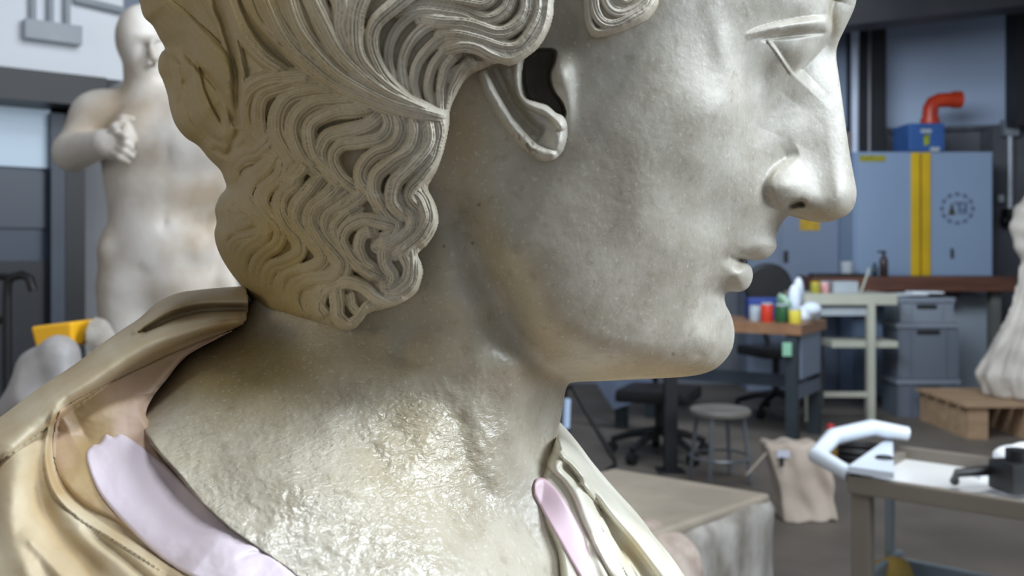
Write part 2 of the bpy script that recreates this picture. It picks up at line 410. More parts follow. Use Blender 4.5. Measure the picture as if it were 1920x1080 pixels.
# ------------------------------------------------------------------ tall cabinets against the back wall
M_CAB = mat('light_grey_enamel', rgb(138, 158, 184), rgb(130, 150, 178), rough=0.4, scale=0.8)
M_YEL = mat('yellow_enamel', rgb(214, 176, 30), rgb(196, 160, 26), rough=0.4, scale=3)
M_BLUE = mat('blue_enamel', rgb(54, 96, 158), rgb(44, 84, 146), rough=0.45, scale=4)
M_RUST = mat('orange_red_pipe', rgb(190, 62, 30), rgb(168, 48, 24), rough=0.4, scale=6)
YCB = 8.5
a = at(1735, 0, YCB); t = empty('safety_cabinet', (a.x, YCB, 0), 'tall light grey two-door safety cabinet with a yellow centre post and round emblem', 'cabinet')
box_at(1600, 285, 1861, 770, YCB+0.03, 0.36).build('body', M_CAB, t)
for x0, x1 in ((1606, 1708), (1746, 1860)):
    d = box_at(x0, 287, x1, 765, YCB, 0.03, 0.004); d.build('door', M_CAB, t)
for x0, x1 in ((1709, 1725), (1729, 1745)):
    box_at(x0, 286, x1, 765, YCB-0.015, 0.05, 0.005).build('post', M_YEL, t)
box_at(1612, 291, 1660, 303, YCB-0.004, 0.004).build('warning_label', mat('olive_label', rgb(170, 160, 40), rgb(120, 118, 30), rough=0.5, scale=30), t)
box_at(1784, 466, 1788, 484, YCB-0.02, 0.02, 0.003).build('lock', M_STEELD, t)
m = MB()
for k in range(12):        # ring of small marks round the emblem
    g = 2*math.pi*k/12; p = at(1795+math.sin(g)*29, 391-math.cos(g)*27, YCB-0.003)
    m.box(p, (0.040, 0.004, 0.026), rot=Matrix.Rotation(-g, 3, 'Y').inverted() if k else None)
m.build('emblem_ring', mat('emblem_ink', rgb(88, 98, 120), rgb(80, 90, 112), rough=0.6, scale=20), t)
m = MB()
for n_, (x0, y0, x1, y1) in enumerate(((1790, 379, 1807, 383), (1797, 383, 1801, 401), (1809, 379, 1813, 401), (1804, 390, 1807, 402))):
    if n_ >= 2: m.build('emblem_letter', MATS['emblem_ink'], t); m = MB()
    p = at((x0+x1)/2, (y0+y1)/2, YCB-0.003); q = (x1-x0)*YCB/F, (y1-y0)*YCB/F; m.box(p, (q[0], 0.004, q[1]))
m.build('emblem_letter', MATS['emblem_ink'], t)
m = MB(); m.prism([at(1778, 403, YCB-0.002), at(1791, 403, YCB-0.002), at(1785, 379, YCB-0.002)], (0, -0.003, 0)); m.build('emblem_triangle', mat('emblem_triangle_ink', rgb(70, 72, 30), rgb(40, 42, 24), rough=0.6, scale=25), t)
a = at(1738, 258, YCB+0.1)
t = empty('blue_fan_unit', (a.x, YCB+0.2, at(0, 284, YCB).z), 'blue square fan housing with a small yellow label on top of the cabinet', 'extractor')
box_at(1704, 231, 1771, 283.6, YCB+0.03, 0.36, 0.01).build('housing', M_BLUE, t)
box_at(1727, 242, 1747, 249, YCB+0.02, 0.01).build('name_plate', M_DUCT, t); box_at(1733, 252, 1743, 272, YCB+0.02, 0.01).build('warning_sticker', mat('sticker', rgb(190, 200, 40), rgb(60, 70, 20), rough=0.5, scale=45), t)
box_at(1746, 276, 1762, 283.8, YCB+0.0, 0.03).build('bracket', M_DUCT, t)
m = MB(); Yp = YCB+0.22
P = [at(1744, 236, Yp), at(1744, 215, Yp), at(1745, 203, Yp), at(1750, 193, Yp), at(1760, 188.5, Yp), at(1775, 187.5, Yp), at(1797, 187, Yp)]
m.tube(P, [0.068]*3+[0.066]*4, 16); m.tube([at(1744, 232, Yp), at(1744, 222, Yp)], 0.082, 16); m.tube([at(1786, 187, Yp), at(1801, 187, Yp)], 0.078, 16)
m.build('orange_elbow_pipe', M_RUST, None, True, 'bright orange elbow pipe rising from the blue fan housing', 'pipe')
# darker cabinet further left, seen below the nose
YG = 8.9; a = at(1520, 0, YG); t = empty('grey_steel_cupboard', (a.x, YG, 0), 'blue-grey steel cupboard with a yellow label, partly hidden by the nose', 'cabinet')
M_CAB2 = mat('blue_grey_enamel', rgb(122, 134, 154), rgb(114, 126, 146), rough=0.45, scale=0.8)
box_at(1400, 300, 1574, 800, YG+0.02, 0.3).build('body', M_CAB2, t)
box_at(1404, 305, 1460, 790, YG, 0.02, 0.004).build('door', M_CAB2, t); box_at(1466, 305, 1572, 790, YG, 0.02, 0.004).build('door', M_CAB2, t)
box_at(1500, 405, 1537, 432, YG-0.006, 0.006).build('yellow_label', mat('amber_label', rgb(196, 160, 40), rgb(176, 140, 34), rough=0.5, scale=20), t)
box_at(1470, 470, 1478, 492, YG-0.02, 0.02, 0.004).build('handle', M_STEELD, t)
m = MB(); p = at(1590, 0, 8.94); m.tube([(p.x, 8.94, 2.4), (p.x, 8.94, 0.0)], 0.028, 10); m.build('copper_pipe', mat('dull_copper', rgb(140, 118, 112), rgb(112, 92, 86), rough=0.4, scale=6), None, True, 'dull brown vertical pipe between the two cabinets', 'pipe')
m = box_at(1577, 380, 1603, 700, 9.0, 0.1); m.build('trim_6', M_STEELD, kind='structure')
# ------------------------------------------------------------------ long workbench along the back wall
M_BROWN = mat('brown_bench_wood', rgb(104, 66, 50), rgb(82, 52, 42), rough=0.5, scale=3, stretch=(1, 6, 6))
YW = 8.0; a = at(1715, 0, YW); t = empty('wall_workbench', (a.x, YW+0.3, 0), 'long brown-topped workbench standing along the back wall under the cabinets', 'workbench')
box_at(1524, 519, 1907, 547, YW, 0.45, 0.01).build('bench_top', M_BROWN, t)
box_at(1540, 547, 1800, 560, YW+0.08, 0.03).build('apron', M_BLACK, t)
for px in (1535, 1715, 1868): 
    o = box_at(px-9, 547, px+9, 470+H*F/(YW+0.1), YW+0.1, 0.08).build('leg', mat('grey_green_paint', rgb(104, 106, 104), rgb(92, 94, 92), rough=0.6, scale=3), t)
ZB = at(0, 519, YW).z
def bottle(name, px, py_top, r, hgt, c, label, Y=YW+0.12, z0=None, neck=0.4, trig=False, parent=None):
    z0 = ZB if z0 is None else z0; p = at(px, 0, Y); t = empty(name, (p.x, Y, z0), label, 'bottle')
    m = MB(); m.lathe((p.x, Y, z0), [(r*0.9, 0), (r, 0.01), (r, hgt*0.62), (r*0.8, hgt*0.72), (r*neck, hgt*0.80), (r*neck, hgt*0.86)], 16); m.build('bottle_body', c, t, True)
    m = MB(); m.lathe((p.x, Y, z0+hgt*0.86), [(r*neck*1.2, 0), (r*neck*1.2, hgt*0.14)], 12)
    if trig: m.box((p.x-r*0.5, Y, z0+hgt*0.97), (r*2.0, r*0.7, hgt*0.08), bev=0.003)
    m.build('cap', M_BLACK, t, True)
bottle('spray_bottle', 1657, 472, 0.034, 0.215, mat('dark_brown_plastic', rgb(40, 24, 22), rgb(52, 30, 26), rough=0.3, scale=5), 'dark brown spray bottle standing on the wall workbench', trig=True)
bottle('teal_bottle', 1640, 494, 0.026, 0.115, mat('dark_teal_plastic', rgb(20, 40, 52), rgb(26, 50, 60), rough=0.3, scale=5), 'small dark teal bottle left of the brown spray bottle')
m = MB(); p = at(1588, 0, YW+0.33); m.lathe((p.x, YW+0.33, ZB), [(0.05, 0), (0.055, 0.01), (0.055, 0.12), (0.045, 0.125)], 18); m.build('white_tub', M_DUCT, None, True, 'small white tub at the foot of the brown pipe on the wall workbench', 'tub')
m = MB(); p = at(1570, 0, YW+0.12); m.box((p.x, YW+0.14, ZB+0.012), (0.42, 0.2, 0.024), bev=0.006); m.build('black_tray', M_BLACK, None, False, 'flat black tray lying on the left end of the wall workbench', 'tray')
# storage cabinet under the bench
m = box_at(1752, 552, 1851, 735, YW+0.3, 0.17, 0.01); m.build('under_bench_cabinet', mat('pale_grey_laminate', rgb(150, 160, 170), rgb(140, 150, 162), rough=0.5, scale=2), None, False, 'pale grey cabinet tucked under the wall workbench behind the crates', 'cabinet')
m = MB(); a = at(1896, 600, 8.65); m.box((a.x, 8.65, 0.33), (0.24, 0.26, 0.66), bev=0.03); m.build('dark_blue_bin', mat('navy_plastic', rgb(24, 26, 66), rgb(30, 32, 74), rough=0.5, scale=4), None, False, 'dark navy bin on the floor under the right end of the bench', 'bin')
# wall instruments on the pier
t = at(1900, 408, 9.0); m = MB(); m.box((t.x+0.02, 9.02, t.z), (0.19, 0.14, 0.17), bev=0.02); m.tube([(t.x-0.12, 8.98, t.z-0.03), (t.x+0.02, 8.96, t.z-0.02)], 0.045, 10); m.tube([(t.x+0.03, 8.93, t.z), (t.x+0.03, 8.95, t.z)], 0.02, 10)
m.build('wall_gauge', M_BLACK, None, True, 'black gauge box fixed to the grey pier above the draped statue', 'gauge')
t = at(1880, 372, 9.0); m = MB(); m.box((t.x, 9.05, t.z), (0.05, 0.06, 0.07), bev=0.01); m.build('wall_switch', M_DUCT, None, False, 'small pale switch on the grey pier above the black gauge', 'switch')
# ------------------------------------------------------------------ cream trestle stand with shelf
M_CREAM = mat('cream_enamel', rgb(190, 190, 176), rgb(176, 176, 162), rough=0.45, scale=3)
YT = 7.3; a = at(1600, 0, YT); t = empty('cream_stand', (a.x, YT+0.3, 0), 'cream metal stand with flat top and shelf beside the grey crates', 'stand')
zf = 470+H*F/YT
box_at(1508, 551, 1683, 572, YT, 0.55, 0.006).build('top', M_CREAM, t)
for px, yy in ((1634, 0.02), (1516, 0.02), (1674, 0.48), (1550, 0.48)): 
    Y_ = YT+yy; p = at(px, 0, YT); m = MB(); m.box((p.x, Y_, 0.46), (0.055, 0.055, 0.92)); m.build('leg', M_CREAM, t)
box_at(1560, 640, 1684, 652, YT+0.05, 0.35, 0.004).build('shelf', M_CREAM, t)
box_at(1545, 735, 1640, 745, YT+0.02, 0.03).build('rail', M_CREAM, t)
box_at(1540, 575, 1625, 592, YT+0.04, 0.3, 0.004).build('drawer', M_DUCT, t)
zt = at(0, 551, YT).z
m = MB(); p = at(1597, 0, YT); m.box((p.x, YT+0.2, zt+0.045), (0.19, 0.16, 0.09), bev=0.008); m.build('white_box', M_DUCT, None, False, 'pale grey box standing on the cream stand', 'box')
m = MB(); a = at(1612, 551, YT+0.12); m.tube([(a.x, YT+0.1, zt+0.004), (a.x+0.09, YT+0.16, zt+0.19)], 0.008, 6); m.build('leaning_stick', M_CREAM, None, True, 'thin pale stick leaning up from the cream stand', 'stick')
# low tube stools beside the stand
def stool(px, Y, r, h, label, m_, grp=None):
    p = at(px, 0, Y); t = empty('round_stool', (p.x, Y, 0), label, 'stool', grp)
    m = MB(); m.lathe((p.x, Y, h-0.035), [(r*0.96, 0), (r, 0.006), (r, 0.026), (r*0.95, 0.034), (r*0.5, 0.030), (0.01, 0.028)], 36); m.build('seat', mat('grey_stool_seat', rgb(128, 124, 118), rgb(112, 108, 104), rough=0.4, scale=8), t, True)
    for k in range(4):
        g = math.pi/4+k*math.pi/2+0.25; m = MB(); c, s_ = math.cos(g), math.sin(g)
        m.tube([(p.x+c*r*0.78, Y+s_*r*0.78, h-0.03), (p.x+c*r*1.05, Y+s_*r*1.05, 0.01)], 0.012, 8); m.build('leg', m_, t, True)
    m = MB(); m.tube([(p.x+math.cos(g)*r*0.98, Y+math.sin(g)*r*0.98, h*0.35) for g in np.linspace(0, 2*math.pi, 29)], 0.008, 6, caps=False); m.build('foot_ring', m_, t, True)
M_GREYM = mat('grey_steel_tube', rgb(130, 136, 142), rgb(112, 118, 124), rough=0.35, scale=6, metal=0.5)
stool(1350, 5.4, 0.170, 0.415, 'grey round metal stool on four splayed legs, standing in front of the wooden desk', M_GREYM)
# ------------------------------------------------------------------ stacked grey crates
M_CR = mat('grey_crate_plastic', rgb(104, 112, 124), rgb(96, 104, 116), rough=0.5, scale=2)
M_CRL = mat('light_crate_rim', rgb(130, 138, 150), rgb(122, 130, 142), rough=0.5, scale=2)
def crate(pyt, pyb, Y, label, x0=1682, x1=1800, mm=None):
    zb = at(0, pyb, Y).z; zt_ = at(0, pyt, Y).z; a = at(x0, 0, Y); b = at(x1, 0, Y); cx = (a.x+b.x)/2; wd = b.x-a.x; dp = 0.34; h = zt_-zb; Yc = Y+dp/2
    t = empty('plastic_crate', (cx, Yc, zb), label, 'crate', 'grey plastic crates in one stack')
    m = MB(); th = 0.012
    m.box((cx, Yc, zb+0.008), (wd-0.03, dp-0.03, 0.016))
    m.box((cx, Y+0.015, zb+h/2), (wd-0.03, th, h)); m.box((cx, Y+dp-0.015, zb+h/2), (wd-0.03, th, h))
    m.box((cx-wd/2+0.015, Yc, zb+h/2), (th, dp-0.03, h)); m.box((cx+wd/2-0.015, Yc, zb+h/2), (th, dp-0.03, h))
    for k in (-0.5, -0.3, 0.3, 0.5): m.box((cx+k*wd*0.93, Y+0.004, zb+h*0.45), (0.012, 0.012, h*0.9))
    m.build('walls', mm or M_CR, t)
    m = MB(); r = 0.018
    for s_ in (-1, 1):
        m.box((cx, Yc+s_*(dp/2-0.006), zt_-r), (wd+0.01, 0.024, r*2), bev=0.004); m.box((cx+s_*(wd/2-0.006), Yc, zt_-r), (0.024, dp, r*2), bev=0.004)
    m.build('rim', M_CRL, t)
    m = MB(); m.box((cx, Y+0.004, zt_-0.07), (wd*0.36, 0.012, 0.032), bev=0.005); m.build('handle_slot', M_STEELD, t)
YK = 7.5
crate(712, 470+H*F/YK, YK, 'grey plastic crate at the bottom of the stack, standing on the floor')
crate(606, 711, YK, 'tall grey plastic crate in the middle of the stack')
crate(558, 605, YK, 'shallow grey plastic crate on top of the stack, holding white papers', x0=1686, x1=1790, mm=M_CRL)
zk = at(0, 556, YK).z
for k, (dx, dyy, g, s_) in enumerate(((-0.10, 0.06, 0.2, 0.26), (0.06, 0.12, -0.1, 0.24))):
    c = at(1738, 0, YK); m = MB(); m.box((c.x+dx, YK+0.13+dyy*0.5, zk+0.012+k*0.014), (s_, 0.2, 0.012), rz=g); m.build('paper_sheaf', mat('white_paper', rgb(222, 228, 236), rgb(232, 236, 242), rough=0.7, scale=5), None, False,
        ['white sheaf of papers lying at the left on the top crate', 'white sheaf of papers on top of the other papers, right'][k], 'papers', 'papers on the top crate')
# ------------------------------------------------------------------ wooden desk with clutter
M_WOOD = mat('desk_beech', rgb(150, 112, 84), rgb(132, 96, 70), rough=0.4, scale=3, stretch=(1, 5, 5))
M_DKG = mat('dark_green_steel', rgb(52, 62, 68), rgb(44, 52, 58), rough=0.5, scale=3)
YD = 6.3; t = empty('wooden_desk', (1.6, 7.0, 0), 'wooden-topped work desk on dark steel legs, littered with cans and cups', 'desk')
ztop = at(0, 609, YD).z; th_ = at(0, 609, YD).z-at(0, 629, YD).z
R0 = Vector((at(1502, 0, YD).x, YD, 0)); RB = Vector((0.545, 0.839, 0)); RL = Vector((-0.839, 0.545, 0)); DW, DD = 1.4, 0.62
up = lambda v, z: Vector((v.x, v.y, z)); rz_d = math.atan2(RL.y, RL.x)
m = MB(); m.prism([up(q, ztop-th_) for q in (R0, R0+RB*DD, R0+RB*DD+RL*DW, R0+RL*DW)], (0, 0, th_)); m.build('desk_top', M_WOOD, t)
for u, v in ((0.07, 0.05), (0.07, DD-0.05), (DW-0.07, 0.05), (DW-0.07, DD-0.05)):
    q = R0+RL*u+RB*v; m = MB(); m.box((q.x, q.y, (ztop-th_)/2), (0.075, 0.075, ztop-th_), rz=rz_d); m.build('leg', M_DKG, t)
q = R0+RL*0.03+RB*DD/2; m = MB(); m.box((q.x, q.y, ztop-0.22), (0.02, DD-0.16, 0.30), rz=rz_d, bev=0.004); m.build('side_panel', M_CAB2, t)
m = MB(); q = R0+RL*DW/2+RB*(DD-0.05); m.box((q.x, q.y, 0.36), (DW-0.14, 0.04, 0.09), rz=rz_d); q = R0+RL*0.05+RB*DD/2; m.box((q.x, q.y, 0.36), (0.04, DD-0.1, 0.09), rz=rz_d); m.build('stretcher', mat('blue_grey_rail', rgb(96, 108, 124), rgb(88, 100, 116), rough=0.5, scale=3), t)
m = MB(); c = at(1478, 0, YD+0.0); m.box((c.x, c.y+0.03, at(0, 656, YD).z), (0.06, 0.012, 0.09), bev=0.003); m.build('green_sticker', mat('mint_sticker', rgb(150, 200, 170), rgb(136, 188, 160), rough=0.5, scale=9), t)
def can(px, r, h, Y, m_, label, name='tin_can', cat='can', lidm=None, zc_=None):
    zc_ = ztop if zc_ is None else zc_
    p = at(px, 0, Y); t = empty(name, (p.x, Y, zc_), label, cat)
    m = MB(); m.lathe((p.x, Y, zc_), [(r*0.94, 0), (r, 0.005), (r, h-0.008), (r*0.94, h-0.003)], 20); m.build('side', m_, t, True)
    m = MB(); m.lathe((p.x, Y, zc_+h-0.006), [(r*0.97, 0), (r*0.97, 0.010), (r*0.85, 0.012)], 20); m.build('lid', lidm or M_DUCT, t, True)
can(1438, 0.042, 0.125, 6.56, mat('red_tin', rgb(206, 62, 42), rgb(190, 54, 36), rough=0.35, scale=5), 'bright red tin standing near the front of the wooden desk')
can(1466, 0.045, 0.12, 6.50, mat('green_tin', rgb(44, 92, 52), rgb(36, 78, 46), rough=0.35, scale=5), 'dark green tin just right of the red tin on the desk')
can(1491, 0.042, 0.095, 6.42, mat('yellow_tin', rgb(222, 206, 80), rgb(206, 190, 70), rough=0.35, scale=5), 'yellow tin at the front corner of the wooden desk')
can(1417, 0.045, 0.10, 6.68, mat('pale_cup', rgb(170, 182, 190), rgb(156, 170, 180), rough=0.4, scale=5), 'pale grey paper cup left of the red tin', 'paper_cup', 'cup')
can(1529, 0.038, 0.085, 7.40, mat('olive_tin', rgb(168, 160, 60), rgb(148, 142, 52), rough=0.35, scale=5), 'olive tin at the left end of the cream stand', lidm=M_YEL, zc_=zt)
can(1546, 0.034, 0.085, 7.48, mat('pink_tub', rgb(226, 172, 170), rgb(214, 156, 156), rough=0.4, scale=5), 'pale pink tub on the cream stand beside the olive tin', 'plastic_tub', 'tub', zc_=zt)
m = MB(); p = at(1430, 0, 6.85); m.box((p.x, 6.87, ztop+0.075), (0.22, 0.12, 0.15), bev=0.01); m.build('blue_box', mat('royal_blue_card', rgb(44, 66, 140), rgb(36, 56, 124), rough=0.5, scale=4), None, False, 'blue cardboard box behind the red tin on the desk', 'box')
def crumple(name, c, r, mm, label, cat, seed, step=0.012):
    rs = np.random.RandomState(seed); cs = [(np.array(c)+rs.uniform(-1, 1, 3)*np.array(r)*0.45, np.array(r)*rs.uniform(0.45, 0.75)) for _ in range(7)]
    def fn(P):
        f_ = None
        for cc, rr in cs:
            e = ell(P, cc, rr); f_ = e if f_ is None else smin(f_, e, 0.01)
        return np.maximum(f_, c[2]-r[2]*0.9-P[..., 2])
    return solid(name, fn, np.array(c)-np.array(r)*1.5, np.array(c)+np.array(r)*1.5, step, mm, None, label=label, cat=cat)
M_PAPW = mat('crumpled_white', rgb(206, 220, 236), rgb(226, 232, 240), rough=0.6, scale=12)
p = at(1516, 590, 6.62); crumple('crumpled_paper', (p.x, p.y, ztop+0.07), (0.11, 0.09, 0.08), M_PAPW, 'crumpled white and pale blue paper heap on the desk corner', 'paper', 3)
p = at(1494, 560, 6.80); crumple('white_paper_bag', (p.x, p.y, ztop+0.15), (0.06, 0.06, 0.16), M_PAPW, 'small crumpled white bag standing upright behind the green tin', 'bag', 8)
p = at(1470, 575, 6.72); crumple('green_plant_cutting', (p.x, p.y, ztop+0.10), (0.05, 0.05, 0.11), mat('leaf_green', rgb(70, 110, 80), rgb(160, 190, 170), rough=0.6, scale=20), 'small green and white bundle behind the green tin on the desk', 'bundle', 12)
# ------------------------------------------------------------------ black office chair behind the desk
def office_chair(px, Y, label, backz, r, rz, seat=0.46, back=True):
    p = at(px, 0, Y); t = empty('office_chair', (p.x, Y, 0), label, 'chair')
    if back:
        m = MB(); n = 28
        pts = [(p.x+math.cos(g)*r*1.05, Y+0.20, backz+math.sin(g)*r*(1.0 if math.sin(g) > 0 else 1.25)) for g in np.linspace(0, 2*math.pi, n, endpoint=False)]
        m.prism(pts, (0, 0.07, 0)); o = m.build('backrest', M_BLACK, t); bv = o.modifiers.new('round', 'BEVEL'); bv.width = 0.02; bv.segments = 3
        m = MB(); m.tube([(p.x, Y+0.3, backz), (p.x, Y+0.32, seat+0.1), (p.x, Y+0.2, seat), (p.x, Y, seat-0.04)], 0.022, 8); m.build('back_support', M_BLACK, t, True)
    m = MB(); m.box((p.x, Y, seat), (0.46, 0.44, 0.08), bev=0.03, rz=rz); m.build('seat', M_BLACK, t, True)
    m = MB(); m.tube([(p.x, Y, seat-0.04), (p.x, Y, 0.14)], 0.028, 12); m.build('gas_column', M_BLACK, t, True)
    for k in range(5):
        g = rz+k*2*math.pi/5; c, s_ = math.cos(g), math.sin(g)
        m = MB(); m.tube([(p.x, Y, 0.17), (p.x+c*0.18, Y+s_*0.18, 0.135), (p.x+c*0.31, Y+s_*0.31, 0.09)], [0.03, 0.024, 0.018], 8); o = m.build('leg', M_BLACK, t, True)
        m = MB(); q = Vector((p.x+c*0.31, Y+s_*0.31, 0.04)); m.tube([q+Vector((-s_*0.025, c*0.025, 0)), q-Vector((-s_*0.025, c*0.025, 0))], 0.036, 12); m.build('caster', M_BLACK, o, True)
office_chair(1455, 7.66, 'black office chair with a rounded backrest standing behind the desk', at(0, 536, 7.86).z, 0.185, 0.3, 0.5)
office_chair(1236, 6.05, 'black swivel chair under the desk with its star base showing below the chin', 0.9, 0.2, 2.75, 0.40, back=False)
# ------------------------------------------------------------------ things on the floor below the chin
m = MB(); m.prism([at(1100, 690, 6.9), at(1206, 668, 6.7), at(1229, 742, 6.7), at(1150, 768, 6.9)], (0.02, 0.05, -0.01)); m.build('leaning_board', mat('pale_blue_board', rgb(130, 146, 172), rgb(106, 118, 140), rough=0.5, scale=3), None, False, 'pale blue-grey board hanging under the desk behind the chin', 'board')
m = MB(); m.tube([at(1074, 726, 4.3), at(1110, 790, 4.3), at(1152, 862, 4.3), at(1154, 872, 4.3), at(1135, 885, 4.3)], 0.011, 8); m.tube([at(1074, 726, 4.3), at(1060, 728, 4.3), (at(1050, 0, 4.3).x, 4.35, 0.02)], 0.012, 8)
m.tube([at(1135, 885, 4.3), (at(1130, 0, 4.3).x, 4.3, 0.02)], 0.011, 8)
m.build('folding_stand', M_BLACK, None, True, 'thin black folding stand leaning beside the neck and the wrapped crate', 'stand')
m = MB(); p = at(1257, 0, 5.65); m.box((p.x, 5.65, 0.45), (0.075, 0.075, 0.9), bev=0.004); m.box((p.x, 5.65, 0.006), (0.16, 0.14, 0.012)); m.build('steel_post', M_STEELD, None, False, 'dark square steel post standing on the floor under the chin', 'post')
t = empty('standing_tube', (at(1063, 0, 4.0).x, 4.0, 0), 'white tube with a dark blue lower half standing just right of the neck', 'tube')
m = MB(); m.tube([at(1063, 748, 4.0), at(1061, 802, 4.0)], 0.016, 12); m.build('upper_tube', mat('pale_blue_plastic', rgb(190, 212, 244), rgb(200, 220, 246), rough=0.3, scale=3), t, True)
m = MB(); m.tube([at(1061, 802, 4.0), (at(1061, 0, 4.0).x, 4.0, 0.0)], 0.017, 12); m.build('lower_tube', mat('dark_blue_plastic', rgb(30, 44, 80), rgb(24, 36, 70), rough=0.3, scale=3), t, True)
m = MB(); p = at(1610, 0, 6.0)
for k, r in enumerate((0.15, 0.165, 0.158, 0.17)): m.tube([(p.x+math.cos(g)*r, 6.0+math.sin(g)*r*1.0, 0.015+k*0.018) for g in np.linspace(0, 2*math.pi, 33)], 0.010, 6, caps=False)
m.build('cable_coil', M_BLACK, None, True, 'coil of black cable lying on the floor between desk and cart', 'cable')
t = empty('extinguisher', (at(1558, 0, 5.6).x, 5.6, 0), 'small upright bottle with red cap and yellow body on the floor behind the canvas bag', 'bottle')
c = at(1558, 0, 5.6); m = MB(); m.lathe((c.x, 5.6, 0.0), [(0.035, 0), (0.038, 0.02), (0.038, 0.20), (0.02, 0.225)], 14); m.build('bottle_body', mat('amber_body', rgb(140, 104, 40), rgb(120, 88, 34), rough=0.4, scale=5), t, True)
m = MB(); m.lathe((c.x, 5.6, 0.225), [(0.024, 0), (0.024, 0.055), (0.016, 0.065)], 12); m.build('cap', mat('red_cap', rgb(190, 44, 44), rgb(170, 36, 36), rough=0.4, scale=5), t, True)
# ------------------------------------------------------------------ canvas bag
M_CANV = mat('beige_canvas', rgb(208, 194, 180), rgb(188, 174, 160), rough=0.85, scale=6, bump=0.2, bscale=60)
YBG = 4.7; c = at(1494, 0, YBG); zbt = at(0, 834, YBG).z
def bagf(P):
    x = (P[..., 0]-c.x); y = P[..., 1]-YBG; z = P[..., 2]
    tz = z/zbt; hwx = 0.118-0.006*tz; sk = -0.075*tz+0.045
    dth = 0.10-0.055*tz
    q = np.stack([np.abs(x-sk)-hwx, np.abs(y)-dth, np.abs(z-zbt/2)-zbt/2+0.01], -1)
    f_ = np.maximum(q, 0); f_ = np.sqrt((f_**2).sum(-1))+np.minimum(q.max(-1), 0)-0.02
    fold = 0.012*np.sin(26*(x*1.1+z*0.55)+3*np.sin(9*z))*np.exp(-((z-0.19)/0.10)**2)+0.006*np.sin(55*x+20*z)+0.010*np.sin(14*z+8*x)
    return f_+fold*1.25
t = empty('canvas_bag', (c.x, YBG, 0), 'beige canvas sack standing on the floor left of the cart', 'bag')
solid('sack', bagf, (c.x-0.26, YBG-0.18, -0.0), (c.x+0.24, YBG+0.18, zbt+0.06), 0.0085, M_CANV, t)
m = MB(); p = at(1480, 852, YBG-0.085); m.box((p.x, YBG-0.078, p.z), (0.12, 0.008, 0.035), rz=0.05); m.build('paper_tag', mat('white_tag', rgb(214, 218, 232), rgb(204, 208, 224), rough=0.7, scale=8), t)
m = MB(); m.tube([at(1466, 858, YBG-0.10), at(1466, 874, YBG-0.10)], 0.010, 8); m.build('toggle', M_STEELD, t, True)
m = MB(); m.tube([at(1455, 838, YBG), at(1436, 850, YBG-0.05), at(1400, 890, YBG-0.02)], 0.005, 6); m.build('cord', M_CANV, t, True)
# ------------------------------------------------------------------ wrapped crate, right of the bust
M_WRAP = mat('stretch_wrap_over_crate', rgb(172, 168, 162), rgb(118, 111, 102), rough=0.22, scale=7, bump=0.5, bscale=11, stretch=(1.6, 1.6, 0.8))
M_WTOP = mat('wrapped_crate_lid', rgb(160, 150, 134), rgb(136, 126, 112), rough=0.5, scale=4, bump=0.25, bscale=26)
# corners of the top in plan: back-left, back-right(1445,925), front
zc = 0.64
def plan(px, py, z): Yq = (H-z)*F/(py-CY); return Vector((at(px, py, Yq).x, Yq, z))
k1 = plan(1150, 877, zc); k2 = plan(1446, 925, zc); k3 = plan(1226, 1000, zc); k4 = k1+(k3-k2)
WC = t = empty('wrapped_crate', ((k1+k3)/2).xy.to_3d(), 'large crate wrapped in clear stretch film standing right of the bust', 'crate')
m = MB(); m.prism([k1, k2, k3, k4], (0, 0, -0.03)); o = m.build('lid', M_WTOP, t); bv = o.modifiers.new('b', 'BEVEL'); bv.width = 0.012; bv.segments = 3
cen = (k1+k3)/2
def wrapped():
    bm = bmesh.new(); base = [k1, k2, k3, k4]; nseg = 16; nz = 22; rings = []
    rs = random.Random(9)
    ph = [rs.uniform(0, 6) for _ in range(8)]
    for iz in range(nz+1):
        z = (zc-0.012)*iz/nz; ring = []
        for e in range(4):
            A, B = base[e], base[(e+1) % 4]
            for k in range(nseg):
                u = k/nseg; p = A.lerp(B, u); out_ = (p-cen); out_.z = 0; out_.normalize()
                s_ = e+u; d = 0.004*math.sin(s_*5+ph[0]+z*9)+0.0025*math.sin(s_*13+ph[1]-z*17)+0.0015*math.sin(s_*19+z*23+ph[2])+0.006*math.sin(z*14+s_*4)
                ring.append(bm.verts.new(Vector((p.x, p.y, z))+out_*(d+0.010-0.02*(iz == nz))))
        rings.append(ring)
    n = len(rings[0])
    for a_, b_ in zip(rings, rings[1:]):
        for k in range(n): bm.faces.new((a_[k], a_[(k+1) % n], b_[(k+1) % n], b_[k]))
    bm.faces.new(rings[-1]); bm.faces.new(rings[0][::-1])
    q = MB(); q.bm.free(); q.bm = bm; return q
wrapped().build('wrapping', M_WRAP, t, True)
# rounded bundle of wrapped stone leaning on the near side of the crate
p = plan(1235, 1010, 0.60)
def bund(P):
    f_ = ell(P, (p.x-0.03, p.y-0.03, 0.52), (0.13, 0.12, 0.13)); f_ = smin(f_, ell(P, (p.x-0.06, p.y-0.04, 0.36), (0.15, 0.13, 0.22)), 0.05)
    f_ = smin(f_, ell(P, (p.x-0.05, p.y-0.05, 0.12), (0.17, 0.14, 0.16)), 0.05)
    return np.maximum(f_+0.006*np.sin(40*P[..., 0]+18*P[..., 2])+0.005*np.sin(33*P[..., 1]-26*P[..., 2]), -P[..., 2])
solid('bundle', bund, (p.x-0.3, p.y-0.25, -0.02), (p.x+0.2, p.y+0.18, 0.72), 0.013, mat('dusty_cloth', rgb(190, 178, 166), rgb(120, 100, 88), rough=0.8, scale=9), WC)
